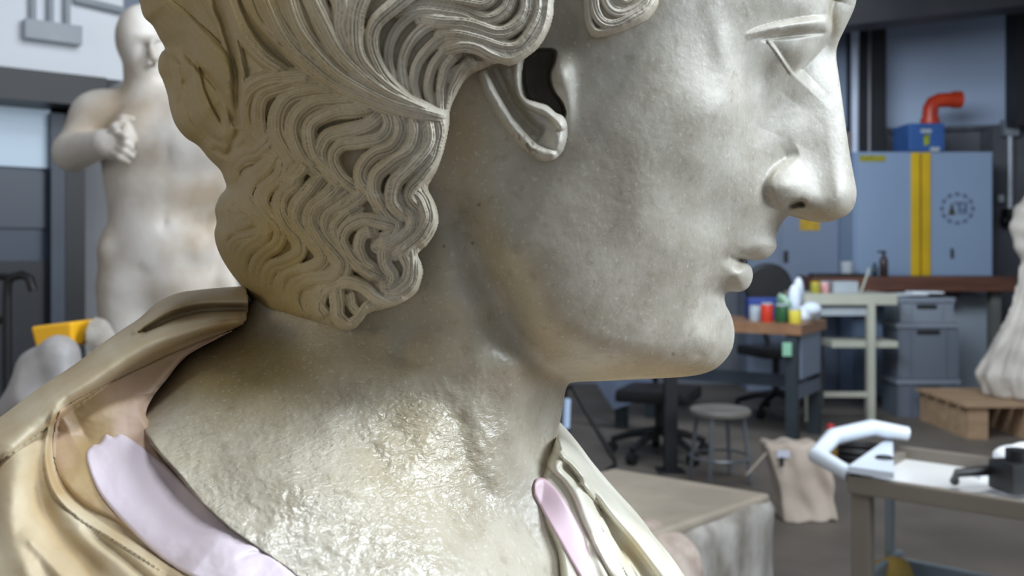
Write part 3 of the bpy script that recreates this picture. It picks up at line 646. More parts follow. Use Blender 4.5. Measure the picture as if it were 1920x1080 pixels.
# ------------------------------------------------------------------ service cart at lower right
M_CART = mat('cart_grey_plastic', rgb(196, 196, 190), rgb(184, 184, 178), rough=0.3, scale=2)
M_CARTF = mat('cart_taupe_frame', rgb(128, 120, 110), rgb(116, 108, 98), rough=0.4, scale=3)
M_CARTB = mat('cart_blue_grey_shelf', rgb(150, 164, 174), rgb(138, 152, 162), rough=0.35, scale=2)
zt2 = 0.72
c1 = plan(1588, 893, zt2); c2 = plan(1925, 944, zt2); b1 = plan(1672, 830, zt2+0.02)
fx = (c2-c1).normalized(); L1 = 1.05; c2 = c1+fx*L1; dv = (b1-c1); dv = dv-fx*dv.dot(fx); DPT = max(0.42, dv.length); dn = dv.normalized()
t = empty('service_cart', ((c1+c2)/2+dn*DPT/2).xy.to_3d(), 'grey two-shelf service cart with white moulded handle at lower right', 'cart')
ang = math.atan2(fx.y, fx.x)
def cb(u, v, z, su, sv, sz, bev=0.0, m=None):
    q = m or MB(); p_ = c1+fx*u+dn*v; q.box((p_.x, p_.y, z), (su, sv, sz), rz=ang, bev=bev); return q
q = cb(L1/2, DPT/2, zt2-0.025, L1-0.02, DPT-0.02, 0.012); q.build('top_tray', mat('tray_light_grey', rgb(232, 232, 230), rgb(222, 222, 220), rough=0.25, scale=2), t)
q = MB(); cb(L1/2, 0.012, zt2-0.02, L1, 0.024, 0.045, 0.005, q); cb(L1/2, DPT-0.012, zt2-0.01, L1, 0.024, 0.05, 0.005, q); cb(0.012, DPT/2, zt2-0.02, 0.024, DPT, 0.045, 0.005, q); cb(L1-0.012, DPT/2, zt2-0.02, 0.024, DPT, 0.045, 0.005, q); q.build('top_rim', M_CARTF, t)
for u in (0.03, L1-0.03):
    for v in (0.03, DPT-0.03):
        if v > 0.1 and u < 0.1: u = -0.02
        cb(u, v, (zt2-0.04)/2+0.05, 0.048 if v < 0.1 else 0.022, 0.04 if v < 0.1 else 0.03, zt2-0.14, 0.006).build('leg', M_CARTF if v < 0.1 else M_CARTB, t)
        pc_ = c1+fx*u+dn*v; q = MB(); q.tube([pc_+Vector((0, -0.012, 0.04-zt2)), pc_+Vector((0, 0.012, 0.04-zt2))], 0.04, 16); q.build('caster', M_BLACK, t, True)
ZS = 0.36; q = cb(L1/2, DPT/2, ZS, L1-0.04, DPT, 0.016); cb(L1/2, DPT-0.01, ZS+0.025, L1-0.04, 0.02, 0.05, 0.004, q); cb(0.0, DPT/2, ZS+0.035, 0.02, DPT, 0.07, 0.004, q); q.build('lower_shelf', M_CARTB, t)
# moulded handle end, with an oval grip opening
q = MB(); zz = zt2+0.0
hp = [c1+dn*0.02+Vector((0, 0, 0.0))-fx*0.0, c1-fx*0.10+dn*0.05+Vector((0, 0, 0.03)), c1-fx*0.11+dn*(DPT*0.45)+Vector((0, 0, 0.05)), c1-fx*0.06+dn*(DPT*0.85)+Vector((0, 0, 0.05)), c1+fx*0.02+dn*DPT+Vector((0, 0, 0.03))]
q.tube(hp, [0.02, 0.024, 0.024, 0.024, 0.02], 12); q.build('handle', mat('cart_white_plastic', rgb(222, 230, 240), rgb(212, 222, 234), rough=0.25, scale=3), t, True)
q = MB(); zq = zt2+0.012; q.prism([plan(1590, 886, zq), plan(1676, 898, zq), plan(1674, 838, zq), plan(1662, 834, zq)], (0, 0, 0.016)); q.build('handle_plate', MATS['cart_white_plastic'], t)
q = MB(); g = plan(1658, 858, zt2+0.03); q.lathe(g, [(0.022, -0.012), (0.024, 0.0), (0.02, 0.004)], 16); q.build('cup_hole_cap', M_STEELD, t, True)
# things lying on the cart
g = c1+fx*0.42+dn*0.12+Vector((0, 0, -0.019))
t = empty('clamp_arm', g, 'black jointed clamp arm lying on the cart tray', 'tool')
def pc3(px, py, z): return plan(px, py, z)
q = MB(); q.tube([pc3(1790, 902, zt2+0.0), pc3(1794, 887, zt2+0.03), pc3(1850, 882, zt2+0.035), pc3(1888, 880, zt2+0.03)], [0.012, 0.011, 0.013, 0.015], 10); q.build('arm', M_BLACK, t, True)
q = MB(); pp = pc3(1908, 892, zt2+0.03); q.box(pp, (0.10, 0.09, 0.075), rz=0.2, bev=0.012); q.tube([pp+Vector((0, 0, 0.03)), pp+Vector((0.0, 0, 0.065))], 0.028, 14); q.tube([pp+Vector((0.0, 0, 0.045)), pp+Vector((0.10, 0.02, 0.06))], 0.016, 10); q.build('clamp_head', M_BLACK, t, True)
q = MB(); pp = pc3(1862, 892, zt2-0.015); q.box(pp+Vector((0, 0.03, 0)), (0.10, 0.10, 0.008), rz=0.1); q.build('paper_card', MATS['white_paper'], None, False, 'pale lilac-white card lying on the cart tray under the black arm', 'card')
p = pc3(1915, 868, zt2+0.01); crumple('crumpled_tissue', (p.x+0.02, p.y+0.02, zt2+0.03), (0.09, 0.05, 0.035), mat('tissue_white', rgb(232, 236, 240), rgb(240, 242, 244), rough=0.7, scale=9), 'crumpled white tissue beside the black clamp on the cart', 'tissue', 21, 0.007)
pl = plan(1662, 1072, 0.39); crumple('yellow_rag', (pl.x+0.02, pl.y-0.01, 0.40), (0.07, 0.06, 0.04), mat('yellow_cloth', rgb(206, 176, 96), rgb(190, 160, 84), rough=0.8, scale=9), 'crumpled yellow cloth on the lower shelf of the cart', 'cloth', 5, 0.008)
# ------------------------------------------------------------------ pallet and draped statue at the right edge
M_PAL = mat('pallet_pine', rgb(180, 150, 120), rgb(158, 130, 102), rough=0.7, scale=4, stretch=(1, 5, 5))
YP = 6.6; zf_ = 470+H*F/YP
a = at(1808, 0, YP); zt3 = at(0, 758, YP).z
t = empty('wooden_pallet', (a.x+0.4, YP+0.4, 0), 'pine pallet on the floor carrying the draped statue', 'pallet')
for k in range(5):
    m = MB(); m.box((a.x+0.45, YP+0.05+k*0.17, zt3-0.011), (0.9, 0.13, 0.022)); m.build('deck_board', M_PAL, t)
for dx in (0.06, 0.45, 0.84):
    m = MB(); m.box((a.x+dx+0.04, YP+0.40, (zt3-0.022)/2), (0.14, 0.78, zt3-0.022)); m.build('bearer', M_PAL, t)
M_STAT = mat('statue_grey_marble', rgb(206, 198, 188), rgb(176, 168, 158), rough=0.6, scale=5, bump=0.1, bscale=30)
XS = at(1968, 0, 6.9).x
def drapef(P):
    x = P[..., 0]-XS; y = P[..., 1]-6.95; z = P[..., 2]-zt3
    hgt = 1.16; tz = np.clip(z/hgt, 0, 1)
    rx = 0.10+0.42*(1-tz)**1.35+0.02*np.sin(tz*9); rx = np.where(z < 0.16, rx*(0.80+0.2*np.clip(z/0.16, 0, 1)), rx)
    g = np.arctan2(y, x); fold = 0.018*np.sin(g*17+4*np.sin(z*3))*(1-tz*0.4)+0.010*np.sin(g*31-z*8)
    d = np.sqrt((x/1.0)**2+(y/0.72)**2)-rx-fold
    body = np.maximum(d*0.7, np.maximum(-z, z-hgt))
    up = ell(P, (XS-0.05, 6.95, zt3+1.22), (0.19, 0.16, 0.26)); up = up+0.014*np.sin(P[..., 2]*40+P[..., 0]*30)*0.6
    return smin(body, up, 0.04)
solid('draped_statue', drapef, (XS-0.62, 6.5, zt3-0.02), (XS+0.62, 7.42, zt3+1.55), 0.018, M_STAT, None, label='white marble statue in pleated drapery cut off by the right edge, standing on the pallet', cat='statue')
# ------------------------------------------------------------------ nude male statue behind, on a low plinth
YS = 2.9; U = YS/F
def sp(px, py, dy=0.0):      # photo position at the statue's distance, dy metres nearer (-) or farther (+)
    return (at(px, py, YS+dy).x, YS+dy, at(px, py, YS+dy).z)
M_ST2 = mat('warm_grey_marble', rgb(216, 211, 204), rgb(172, 156, 136), rough=0.55, scale=5, bump=0.08, bscale=50)
def statuef(P):
    f_ = ell(P, sp(318, 300), (0.200, 0.125, 0.23))                        # rib cage
    f_ = smin(f_, ell(P, sp(262, 262, -0.07), (0.10, 0.06, 0.095)), 0.03)   # chest muscles
    f_ = smin(f_, ell(P, sp(355, 262, -0.07), (0.11, 0.06, 0.095)), 0.03)
    f_ = smin(f_, ell(P, sp(305, 400), (0.155, 0.105, 0.22)), 0.05)
    f_ = smin(f_, ell(P, sp(300, 492), (0.170, 0.12, 0.17)), 0.05)
    f_ = smin(f_, ell(P, sp(303, 455, -0.06), (0.095, 0.065, 0.12)), 0.03)
    f_ = smin(f_, ell(P, sp(222, 470), (0.05, 0.09, 0.07)), 0.03); f_ = smin(f_, ell(P, sp(383, 470), (0.05, 0.09, 0.07)), 0.03)
    # iliac groove
    for A_, B_ in (((212, 486), (258, 505)), ((258, 505), (300, 540)), ((395, 486), (350, 505)), ((350, 505), (318, 540))):
        g = rcone(P, sp(*A_, -0.13), sp(*B_, -0.135), 0.012, 0.012); f_ = np.maximum(f_, -(g-0.004))
    g = rcone(P, sp(312, 250, -0.135), sp(306, 430, -0.118), 0.006, 0.006); f_ = -smin(-f_, g, 0.012)
    # neck, head
    f_ = smin(f_, rcone(P, sp(285, 215), sp(272, 140, 0.0), 0.075, 0.062), 0.03)
    f_ = smin(f_, rcone(P, sp(220, 208), sp(345, 208), 0.055, 0.055), 0.05)
    hd = ell(P, sp(268, 74, 0.01), (0.076, 0.098, 0.105)); hd = smin(hd, ell(P, sp(274, 118, -0.02), (0.052, 0.07, 0.075)), 0.03)
    hd = smin(hd, rcone(P, sp(283, 78, -0.085), sp(289, 108, -0.105), 0.010, 0.017), 0.012)
    hd = smin(hd, rcone(P, sp(262, 72, -0.080), sp(302, 72, -0.075), 0.012, 0.012), 0.012)
    hd = smin(hd, rcone(P, sp(278, 126, -0.086), sp(292, 126, -0.083), 0.008, 0.008), 0.008)
    for ex in (268, 296):
        hd = -smin(-hd, ell(P, sp(ex, 84, -0.10), (0.016, 0.02, 0.011)), 0.008)
    hd = smin(hd, ell(P, sp(244, 96, 0.01), (0.010, 0.025, 0.03)), 0.006)
    f_ = smin(f_, hd, 0.02)
    # bent arm: shoulder, elbow, forearm folded across, palm
    f_ = smin(f_, ell(P, sp(196, 222, 0.0), (0.090, 0.085, 0.085)), 0.035)
    f_ = smin(f_, rcone(P, sp(182, 226, 0.0), sp(138, 284, -0.07), 0.078, 0.052), 0.03)
    f_ = smin(f_, rcone(P, sp(136, 286, -0.08), sp(196, 268, -0.20), 0.056, 0.040), 0.02)
    f_ = smin(f_, ell(P, sp(212, 272, -0.225), (0.050, 0.028, 0.042)), 0.02)
    # far shoulder and hanging arm
    f_ = smin(f_, ell(P, sp(400, 240, 0.02), (0.085, 0.08, 0.09)), 0.035)
    f_ = smin(f_, rcone(P, sp(412, 250, 0.02), sp(420, 400, 0.05), 0.070, 0.050), 0.03)
    f_ = smin(f_, rcone(P, sp(420, 400, 0.05), sp(420, 520, -0.01), 0.048, 0.034), 0.02)
    f_ = smin(f_, ell(P, sp(428, 550, -0.02), (0.035, 0.03, 0.06)), 0.015)
    # legs
    f_ = smin(f_, rcone(P, sp(252, 545), sp(246, 800, -0.02), 0.108, 0.068), 0.04)
    f_ = smin(f_, rcone(P, sp(246, 800, -0.02), sp(243, 1085, 0.03), 0.066, 0.040), 0.03)
    f_ = smin(f_, rcone(P, sp(350, 545), sp(365, 800, -0.05), 0.108, 0.068), 0.04)
    f_ = smin(f_, rcone(P, sp(365, 800, -0.05), sp(372, 1085, 0.05), 0.066, 0.040), 0.03)
    for fx_ in (243, 372):
        f_ = smin(f_, rcone(P, sp(fx_, 1100, 0.06), sp(fx_, 1108, -0.12), 0.045, 0.03), 0.03)
    return f_
t = empty('nude_statue', sp(305, 1140), 'marble statue of a nude man with one arm bent across his chest, behind the bust', 'statue')
lo = np.array(sp(100, 1135))-np.array((0.06, 0.40, 0.0)); hi = np.array(sp(470, -6))+np.array((0.04, 0.24, 0.04))
solid('figure', statuef, lo, hi, 0.0125, M_ST2, t)
def fingers(P):
    f_ = None
    K = [((218, 250), (236, 256), (250, 270), 0), ((222, 262), (238, 270), (254, 283), 0), ((218, 274), (234, 283), (250, 294), 0), ((212, 286), (226, 295), (240, 303), 0)]
    for A_, B_, C_, _ in K:
        a_ = smin(rcone(P, sp(*A_, -0.235), sp(*B_, -0.26), 0.0125, 0.0115), rcone(P, sp(*B_, -0.26), sp(*C_, -0.245), 0.0115, 0.009), 0.004)
        f_ = a_ if f_ is None else np.minimum(f_, a_)
    th = smin(rcone(P, sp(206, 254, -0.225), sp(216, 238, -0.245), 0.014, 0.012), rcone(P, sp(216, 238, -0.245), sp(230, 228, -0.24), 0.012, 0.010), 0.004)
    return np.minimum(f_, th)
solid('fingers', fingers, np.array(sp(195, 318, -0.2))-np.array((0, .12, 0)), np.array(sp(266, 210, -0.2))+np.array((0, .05, 0)), 0.0045, M_ST2, t)
def held(P): return smin(rcone(P, sp(232, 226, -0.215), sp(242, 262, -0.215), 0.017, 0.024), rcone(P, sp(232, 222, -0.215), sp(248, 224, -0.215), 0.011, 0.010), 0.008)
solid('held_fragment', held, np.array(sp(215, 285, -0.2))-np.array((0, .1, 0)), np.array(sp(262, 200, -0.2))+np.array((0, .06, 0)), 0.005, M_ST2, t)
z0 = sp(0, 1128)[2]
m = MB(); c = at(305, 0, YS); m.box((c.x, YS, z0/2-0.015), (0.62, 0.50, z0-0.03), bev=0.01); m.build('low_plinth', mat('plinth_stone', rgb(150, 144, 136), rgb(136, 130, 122), rough=0.8, scale=4), None, False, 'low stone plinth under the nude statue', 'plinth')
# ------------------------------------------------------------------ left foreground-middle: covered stones and trolley
Yr = 2.05; zs = 0.90
t = at(110, 0, Yr+0.12); m = MB(); m.box((t.x, Yr+0.15, zs-0.02), (0.52, 0.36, 0.04), bev=0.004)
tb = empty('low_table', (t.x, Yr+0.15, 0), 'dark low table behind the shoulder carrying covered stones', 'table')
m.build('table_top', M_STEELD, tb)
for sx in (-1, 1):
    for sy in (-1, 1):
        m = MB(); m.box((t.x+sx*0.23, Yr+0.15+sy*0.15, (zs-0.04)/2), (0.04, 0.04, zs-0.04)); m.build('leg', M_STEELD, tb)
def pt(px, py, Y): p = at(px, py, Y); return (p.x, p.y, p.z)
def cover(P):
    V = [pt(30, 700, Yr), pt(62, 640, Yr), pt(120, 612, Yr+0.02), pt(140, 640, Yr), pt(60, 640, Yr+0.15), pt(128, 620, Yr+0.15)]
    f_ = rcone(P, pt(56, 745, Yr+0.05), pt(84, 684, Yr+0.05), 0.05, 0.045); f_ = smin(f_, rcone(P, pt(84, 684, Yr+0.05), pt(118, 662, Yr+0.05), 0.045, 0.03), 0.02)
    f_ = smin(f_, rcone(P, pt(110, 745, Yr+0.05), pt(114, 668, Yr+0.05), 0.062, 0.035), 0.03)
    f_ = smin(f_, rcone(P, pt(50, 775, Yr+0.05), pt(180, 775, Yr+0.05), 0.05, 0.05), 0.05)
    return np.maximum(f_+0.005*np.sin(P[..., 0]*60+P[..., 2]*30), zs-P[..., 2])
solid('covered_stone', cover, (at(10, 0, Yr).x-0.05, Yr-0.12, zs), (at(215, 0, Yr).x, Yr+0.25, at(0, 590, Yr).z), 0.007, mat('grey_plastic_cover', rgb(176, 172, 172), rgb(150, 146, 144), rough=0.45, scale=9), None, label='lump of stone under a grey plastic cover behind the mantle', cat='stone')
def rock(P):
    f_ = ell(P, pt(168, 640, Yr+0.18), (0.056, 0.06, 0.055)); f_ = smin(f_, ell(P, pt(150, 625, Yr+0.2), (0.03, 0.05, 0.03)), 0.02); f_ = smin(f_, rcone(P, pt(170, 760, Yr+0.18), pt(168, 660, Yr+0.18), 0.06, 0.05), 0.03)
    return np.maximum(f_+0.006*np.sin(P[..., 0]*70)*np.sin(P[..., 2]*60), zs-P[..., 2])
solid('pale_rock', rock, (at(110, 0, Yr).x, Yr+0.02, zs), (at(240, 0, Yr).x, Yr+0.34, at(0, 585, Yr).z), 0.007, mat('pale_rough_stone', rgb(178, 174, 166), rgb(130, 122, 112), rough=0.85, scale=14, bump=0.3, bscale=40), None, label='rough pale rock fragment beside the plastic-covered stone', cat='stone')
m = MB(); A_ = at(56, 613, Yr+0.10); B_ = at(133, 605, Yr+0.10); cx_ = (A_.x+B_.x)/2
m.prism([pt(56, 613, Yr+0.12), pt(133, 604, Yr+0.12), pt(136, 650, Yr+0.12), pt(68, 660, Yr+0.12)], (0.01, 0.11, 0.0)); o = m.build('yellow_crate_edge', mat('bright_yellow_plastic', rgb(244, 184, 34), rgb(228, 168, 28), rough=0.4, scale=5), None, False, 'bright yellow plastic box showing above the covered stone', 'box')
bv = o.modifiers.new('b', 'BEVEL'); bv.width = 0.006; bv.segments = 2
Yt = 2.9
t = empty('hand_truck', (at(15, 0, Yt).x, Yt, 0), 'black tubular hand truck standing against the door at the left edge', 'trolley')
m = MB(); m.tube([(at(14, 0, Yt).x, Yt, 0.05), at(13, 560, Yt), at(14, 532, Yt), at(22, 519, Yt), at(42, 515, Yt), at(56, 522, Yt), at(62, 545, Yt)], 0.014, 10); m.build('frame_tube', M_BLACK, t, True)
m = MB(); m.tube([at(-40, 520, Yt), at(-10, 517, Yt), at(22, 519, Yt)], 0.013, 8); m.build('crossbar', M_BLACK, t, True); m = MB(); m.tube([at(-60, 640, Yt), at(0, 600, Yt), at(14, 590, Yt)], 0.010, 8); m.build('brace', M_BLACK, t, True)
m = MB(); m.box((at(-30, 0, Yt).x, Yt-0.10, 0.01), (0.26, 0.22, 0.02)); m.build('toe_plate', M_BLACK, t)
m = MB(); m.tube([(at(-70, 0, Yt).x, Yt, 0.05), (at(-60, 0, Yt).x, Yt, 1.0)], 0.014, 8); m.build('frame_tube', M_BLACK, t, True)
for px in (-75, 18):
    m = MB(); c = at(px, 0, Yt); m.tube([(c.x-0.02, Yt+0.05, 0.09), (c.x+0.02, Yt+0.05, 0.09)], 0.09, 18); m.build('wheel', M_BLACK, t, True)
# work stand under the bust
zb = H-(1345-CY)*S
m = MB(); t = empty('modelling_stand', (-0.04, D, 0), 'wooden work stand carrying the marble bust', 'stand')
m.box((-0.04, D, zb-0.024), (0.46, 0.46, 0.04), bev=0.004); m.build('stand_top', M_WOOD, t)
for sx in (-1, 1):
    for sy in (-1, 1):
        m = MB(); m.box((-0.04+sx*0.18, D+sy*0.18, (zb-0.04)/2), (0.05, 0.05, zb-0.04)); m.build('leg', M_WOOD, t)
# ------------------------------------------------------------------ marble materials
def marble(name, base, base2, warm, rough, wet_rough=0.10, grain=1.0, sss=0.0, hairy=False):
    """tint.r = amount of warm stain and painted brown shade, tint.g = wet, tint.b = darkening of marks, joints and hollows"""
    m = bpy.data.materials.new(name); m.use_nodes = True; MATS[name] = m
    nt = m.node_tree; N = nt.nodes; L = nt.links; b = N['Principled BSDF']
    at_ = N.new('ShaderNodeAttribute'); at_.attribute_name = 'tint'
    sp = N.new('ShaderNodeSeparateColor'); L.new(at_.outputs['Color'], sp.inputs[0])
    tc = N.new('ShaderNodeTexCoord')
    n1 = N.new('ShaderNodeTexNoise'); n1.inputs['Scale'].default_value = 38; n1.inputs['Detail'].default_value = 6; n1.inputs['Roughness'].default_value = 0.62
    L.new(tc.outputs['Object'], n1.inputs['Vector'])
    r1 = N.new('ShaderNodeValToRGB'); r1.color_ramp.elements[0].position = 0.36; r1.color_ramp.elements[1].position = 0.66
    r1.color_ramp.elements[0].color = base; r1.color_ramp.elements[1].color = base2
    L.new(n1.outputs[0], r1.inputs[0])
    def mix(fac, a, bcol, typ='MIX'):
        x = N.new('ShaderNodeMix'); x.data_type = 'RGBA'; x.blend_type = typ
        if isinstance(fac, (int, float)): x.inputs[0].default_value = fac
        else: L.new(fac, x.inputs[0])
        for k, v in ((6, a), (7, bcol)):
            if isinstance(v, tuple): x.inputs[k].default_value = v
            else: L.new(v, x.inputs[k])
        return x.outputs[2]
    def math_(op, a, c, clamp=False):
        x = N.new('ShaderNodeMath'); x.operation = op; x.use_clamp = clamp
        for k, v in ((0, a), (1, c)):
            if isinstance(v, (int, float)): x.inputs[k].default_value = v
            else: L.new(v, x.inputs[k])
        return x.outputs[0]
    n2 = N.new('ShaderNodeTexNoise'); n2.inputs['Scale'].default_value = 14; n2.inputs['Detail'].default_value = 5
    L.new(tc.outputs['Object'], n2.inputs['Vector'])
    wfac = math_('MULTIPLY', sp.outputs[0], math_('ADD', math_('MULTIPLY', n2.outputs[0], 1.3), 0.35), True)
    col = mix(wfac, r1.outputs[0], warm)
    # pale crystal specks
    n3 = N.new('ShaderNodeTexNoise'); n3.inputs['Scale'].default_value = 520; n3.inputs['Detail'].default_value = 3
    L.new(tc.outputs['Object'], n3.inputs['Vector'])
    rs = N.new('ShaderNodeValToRGB'); rs.color_ramp.elements[0].position = 0.60; rs.color_ramp.elements[1].position = 0.72
    L.new(n3.outputs[0], rs.inputs[0])
    col = mix(math_('MULTIPLY', rs.outputs[0], 0.32*grain), col, (0.86, 0.84, 0.77, 1))
    # small brown pits
    n4 = N.new('ShaderNodeTexNoise'); n4.inputs['Scale'].default_value = 170; n4.inputs['Detail'].default_value = 4
    L.new(tc.outputs['Object'], n4.inputs['Vector'])
    rp = N.new('ShaderNodeValToRGB'); rp.color_ramp.elements[0].position = 0.30; rp.color_ramp.elements[1].position = 0.40
    rp.color_ramp.elements[0].color = (1, 1, 1, 1); rp.color_ramp.elements[1].color = (0, 0, 0, 1)
    L.new(n4.outputs[0], rp.inputs[0])
    col = mix(math_('MULTIPLY', rp.outputs[0], 0.28*grain), col, (0.24, 0.19, 0.12, 1))
    col = mix(sp.outputs[2], col, (0.10, 0.075, 0.045, 1))
    L.new(col, b.inputs['Base Color'])
    ro = N.new('ShaderNodeMapRange'); L.new(sp.outputs[1], ro.inputs[0]); ro.inputs[3].default_value = rough; ro.inputs[4].default_value = wet_rough
    L.new(ro.outputs[0], b.inputs['Roughness'])
    # tooth marks and grain; stronger where the surface is wet and rough
    n5 = N.new('ShaderNodeTexNoise'); n5.inputs['Scale'].default_value = 230; n5.inputs['Detail'].default_value = 4
    L.new(tc.outputs['Object'], n5.inputs['Vector'])
    n6 = N.new('ShaderNodeTexNoise'); n6.inputs['Scale'].default_value = 210; n6.inputs['Detail'].default_value = 3; n6.inputs['Distortion'].default_value = 1.5
    mp = N.new('ShaderNodeMapping'); mp.inputs['Rotation'].default_value = (0, 0.7, 0); mp.inputs['Scale'].default_value = (1, 1, 2.2)
    L.new(tc.outputs['Object'], mp.inputs[0]); L.new(mp.outputs[0], n6.inputs['Vector'])
    hs = math_('ADD', math_('MULTIPLY', n5.outputs[0], 0.35*grain), math_('MULTIPLY', math_('MULTIPLY', n6.outputs[0], math_('POWER', sp.outputs[1], 2.2)), 1.3))
    bp = N.new('ShaderNodeBump'); bp.inputs['Distance'].default_value = 0.0010; bp.inputs['Strength'].default_value = 0.8
    L.new(hs, bp.inputs['Height']); L.new(bp.outputs[0], b.inputs['Normal'])
    b.inputs['Specular IOR Level'].default_value = 0.5
    if sss:
        b.inputs['Subsurface Weight'].default_value = sss; b.inputs['Subsurface Radius'].default_value = (0.004, 0.003, 0.002)
        b.inputs['Subsurface Scale'].default_value = 1.0
    return m
M_SKIN = marble('grey_beige_marble', (0.43, 0.395, 0.32, 1), (0.59, 0.56, 0.48, 1), (0.44, 0.34, 0.16, 1), 0.48)
M_HAIR = marble('patinated_marble', (0.48, 0.43, 0.33, 1), (0.68, 0.64, 0.55, 1), (0.42, 0.31, 0.12, 1), 0.5, grain=0.5)
M_DRAPE = marble('ochre_alabaster', (0.60, 0.51, 0.35, 1), (0.70, 0.64, 0.48, 1), (0.44, 0.30, 0.14, 1), 0.5, grain=0.15)
M_DRAPE_LIT = marble('lit_alabaster', (0.74, 0.70, 0.56, 1), (0.82, 0.79, 0.68, 1), (0.62, 0.50, 0.26, 1), 0.36, grain=0.1)  # lighter copy of the drapery stone, window light put into its colour
M_PINK = marble('pink_fill', (0.55, 0.37, 0.26, 1), (0.60, 0.44, 0.33, 1), (0.42, 0.30, 0.13, 1), 0.45, grain=0.2)
M_LILAC = mat('lilac_wax', (0.72, 0.63, 0.71, 1), (0.78, 0.68, 0.73, 1), rough=0.42, scale=12, bump=0.05, bscale=60)

BUST = empty('marble_bust', (0.0, D, H-(1330-CY)*S), 'large pale marble bust in profile facing right, with carved wavy hair and ochre stone drapery', 'sculpture')

STEP = 2.0
# ------------------------------------------------------------------ head, neck and chest
SK = [(1604,8),(1609,-40),(1610,-110),(1598,-190),(1560,-270),(1480,-350),(1350,-420),(1180,-462),(1000,-470),(800,-440),(620,-380),
      (480,-270),(390,-130),(350,0),(345,100),(385,200),(440,300),(480,400),(500,500),(474,560),(445,598),(400,622),(340,650),(290,700),(235,760),
      (170,860),(110,980),(60,1120),(40,1300),(120,1345),(600,1360),(1050,1350),(1190,1300),(1200,1200),(1180,1110),(1150,1040),(1115,985),(1088,940),(1066,902),
      (1052,868),(1044,838),(1046,812),(1053,775),(1058,745),(1064,724),(1078,716.5),(1140,714),(1200,711),(1262,708),(1308,703),(1340,692),(1362,672),(1374,650),(1377,620),
      (1371,592),(1361,572),(1359,556),(1366,547),(1388,547),(1403,539),(1411,522),(1410,505),(1402,494),(1388,488.5),(1412,488),(1432,486),(1447,477),(1456,463),(1455,445),(1461,427),
      (1472,411),(1484,402),(1500,405),(1522,413),(1546,417),(1572,411),(1592,400),(1603,382),(1606,358),(1600,325),(1592,280),(1583,215),(1574,150),(1568,105),(1572,80),(1586,50)]
SKW = [ # nose
 (1592,330,44),(1580,395,46),(1545,400,62),(1575,250,36),(1562,150,34),(1560,100,40),(1590,40,62),(1595,-60,84),(1540,250,52),(1520,180,66),(1508,300,72),(1535,350,66),(1478,250,104),(1480,350,112),(1480,395,82),
 # eye and brow
 (1500,90,150),(1540,45,128),(1480,60,178),(1440,90,204),(1420,40,238),(1500,0,190),(1560,0,118),(1380,0,290),(1460,140,160),(1400,140,226),(1425,200,170),(1370,80,275),(1330,60,310),
 # cheek
 (1445,300,128),(1420,400,134),(1452,440,64),(1430,465,78),(1400,470,112),(1372,485,138),(1380,520,98),(1400,520,56),(1345,540,140),(1355,575,105),(1365,620,66),(1340,640,118),(1300,670,158),(1250,690,190),
 (1380,300,222),(1360,200,288),(1290,180,338),(1300,300,310),(1200,200,362),(1230,60,362),(1340,400,212),(1280,450,262),(1300,540,205),(1200,400,332),(1120,300,362),(1100,150,366),(1060,60,366),(1200,550,280),(1220,640,238),
 (1120,640,288),(1060,560,332),(1100,450,350),(1000,400,356),(970,300,352),(950,480,342),(1000,600,312),(1060,690,262),(1110,705,250),
 # neck
 (880,330,322),(850,420,304),(880,520,284),(930,620,262),(1000,720,214),(840,560,306),(890,680,306),(970,800,236),(1030,780,150),(1000,850,190),(900,850,300),(800,620,280),(700,640,268),(620,640,262),(540,640,220),(480,620,180),
 (800,760,322),(700,760,345),(600,760,345),(500,740,310),(400,700,262),(300,760,320),(360,850,440),(500,900,500),(650,900,470),(780,880,392),(860,960,372),(960,940,260),(1000,1000,250),
 (250,900,520),(400,1000,590),(560,1040,585),(700,1020,520),(820,1060,480),(950,1080,390),(1060,1080,240),(1055,930,185),(1100,1000,190),(150,1100,640),(400,1200,680),(700,1220,600),(950,1220,450),(1100,1240,260),
 # skull below the hair
 (1300,-150,330),(1480,-150,230),(1540,-200,130),(1300,-320,230),(1000,-300,320),(1000,-100,370),(700,-100,350),(700,-300,270),(500,0,270),(500,200,260),(550,400,250),(700,300,330),(800,150,360),(420,150,180),(560,520,210)]
SEAM = np.array([(250,700),(256,765),(262,792),(285,832),(312,862),(345,900),(380,944),(430,990),(490,1032),(545,1070),(640,1150),(700,1300)], float)
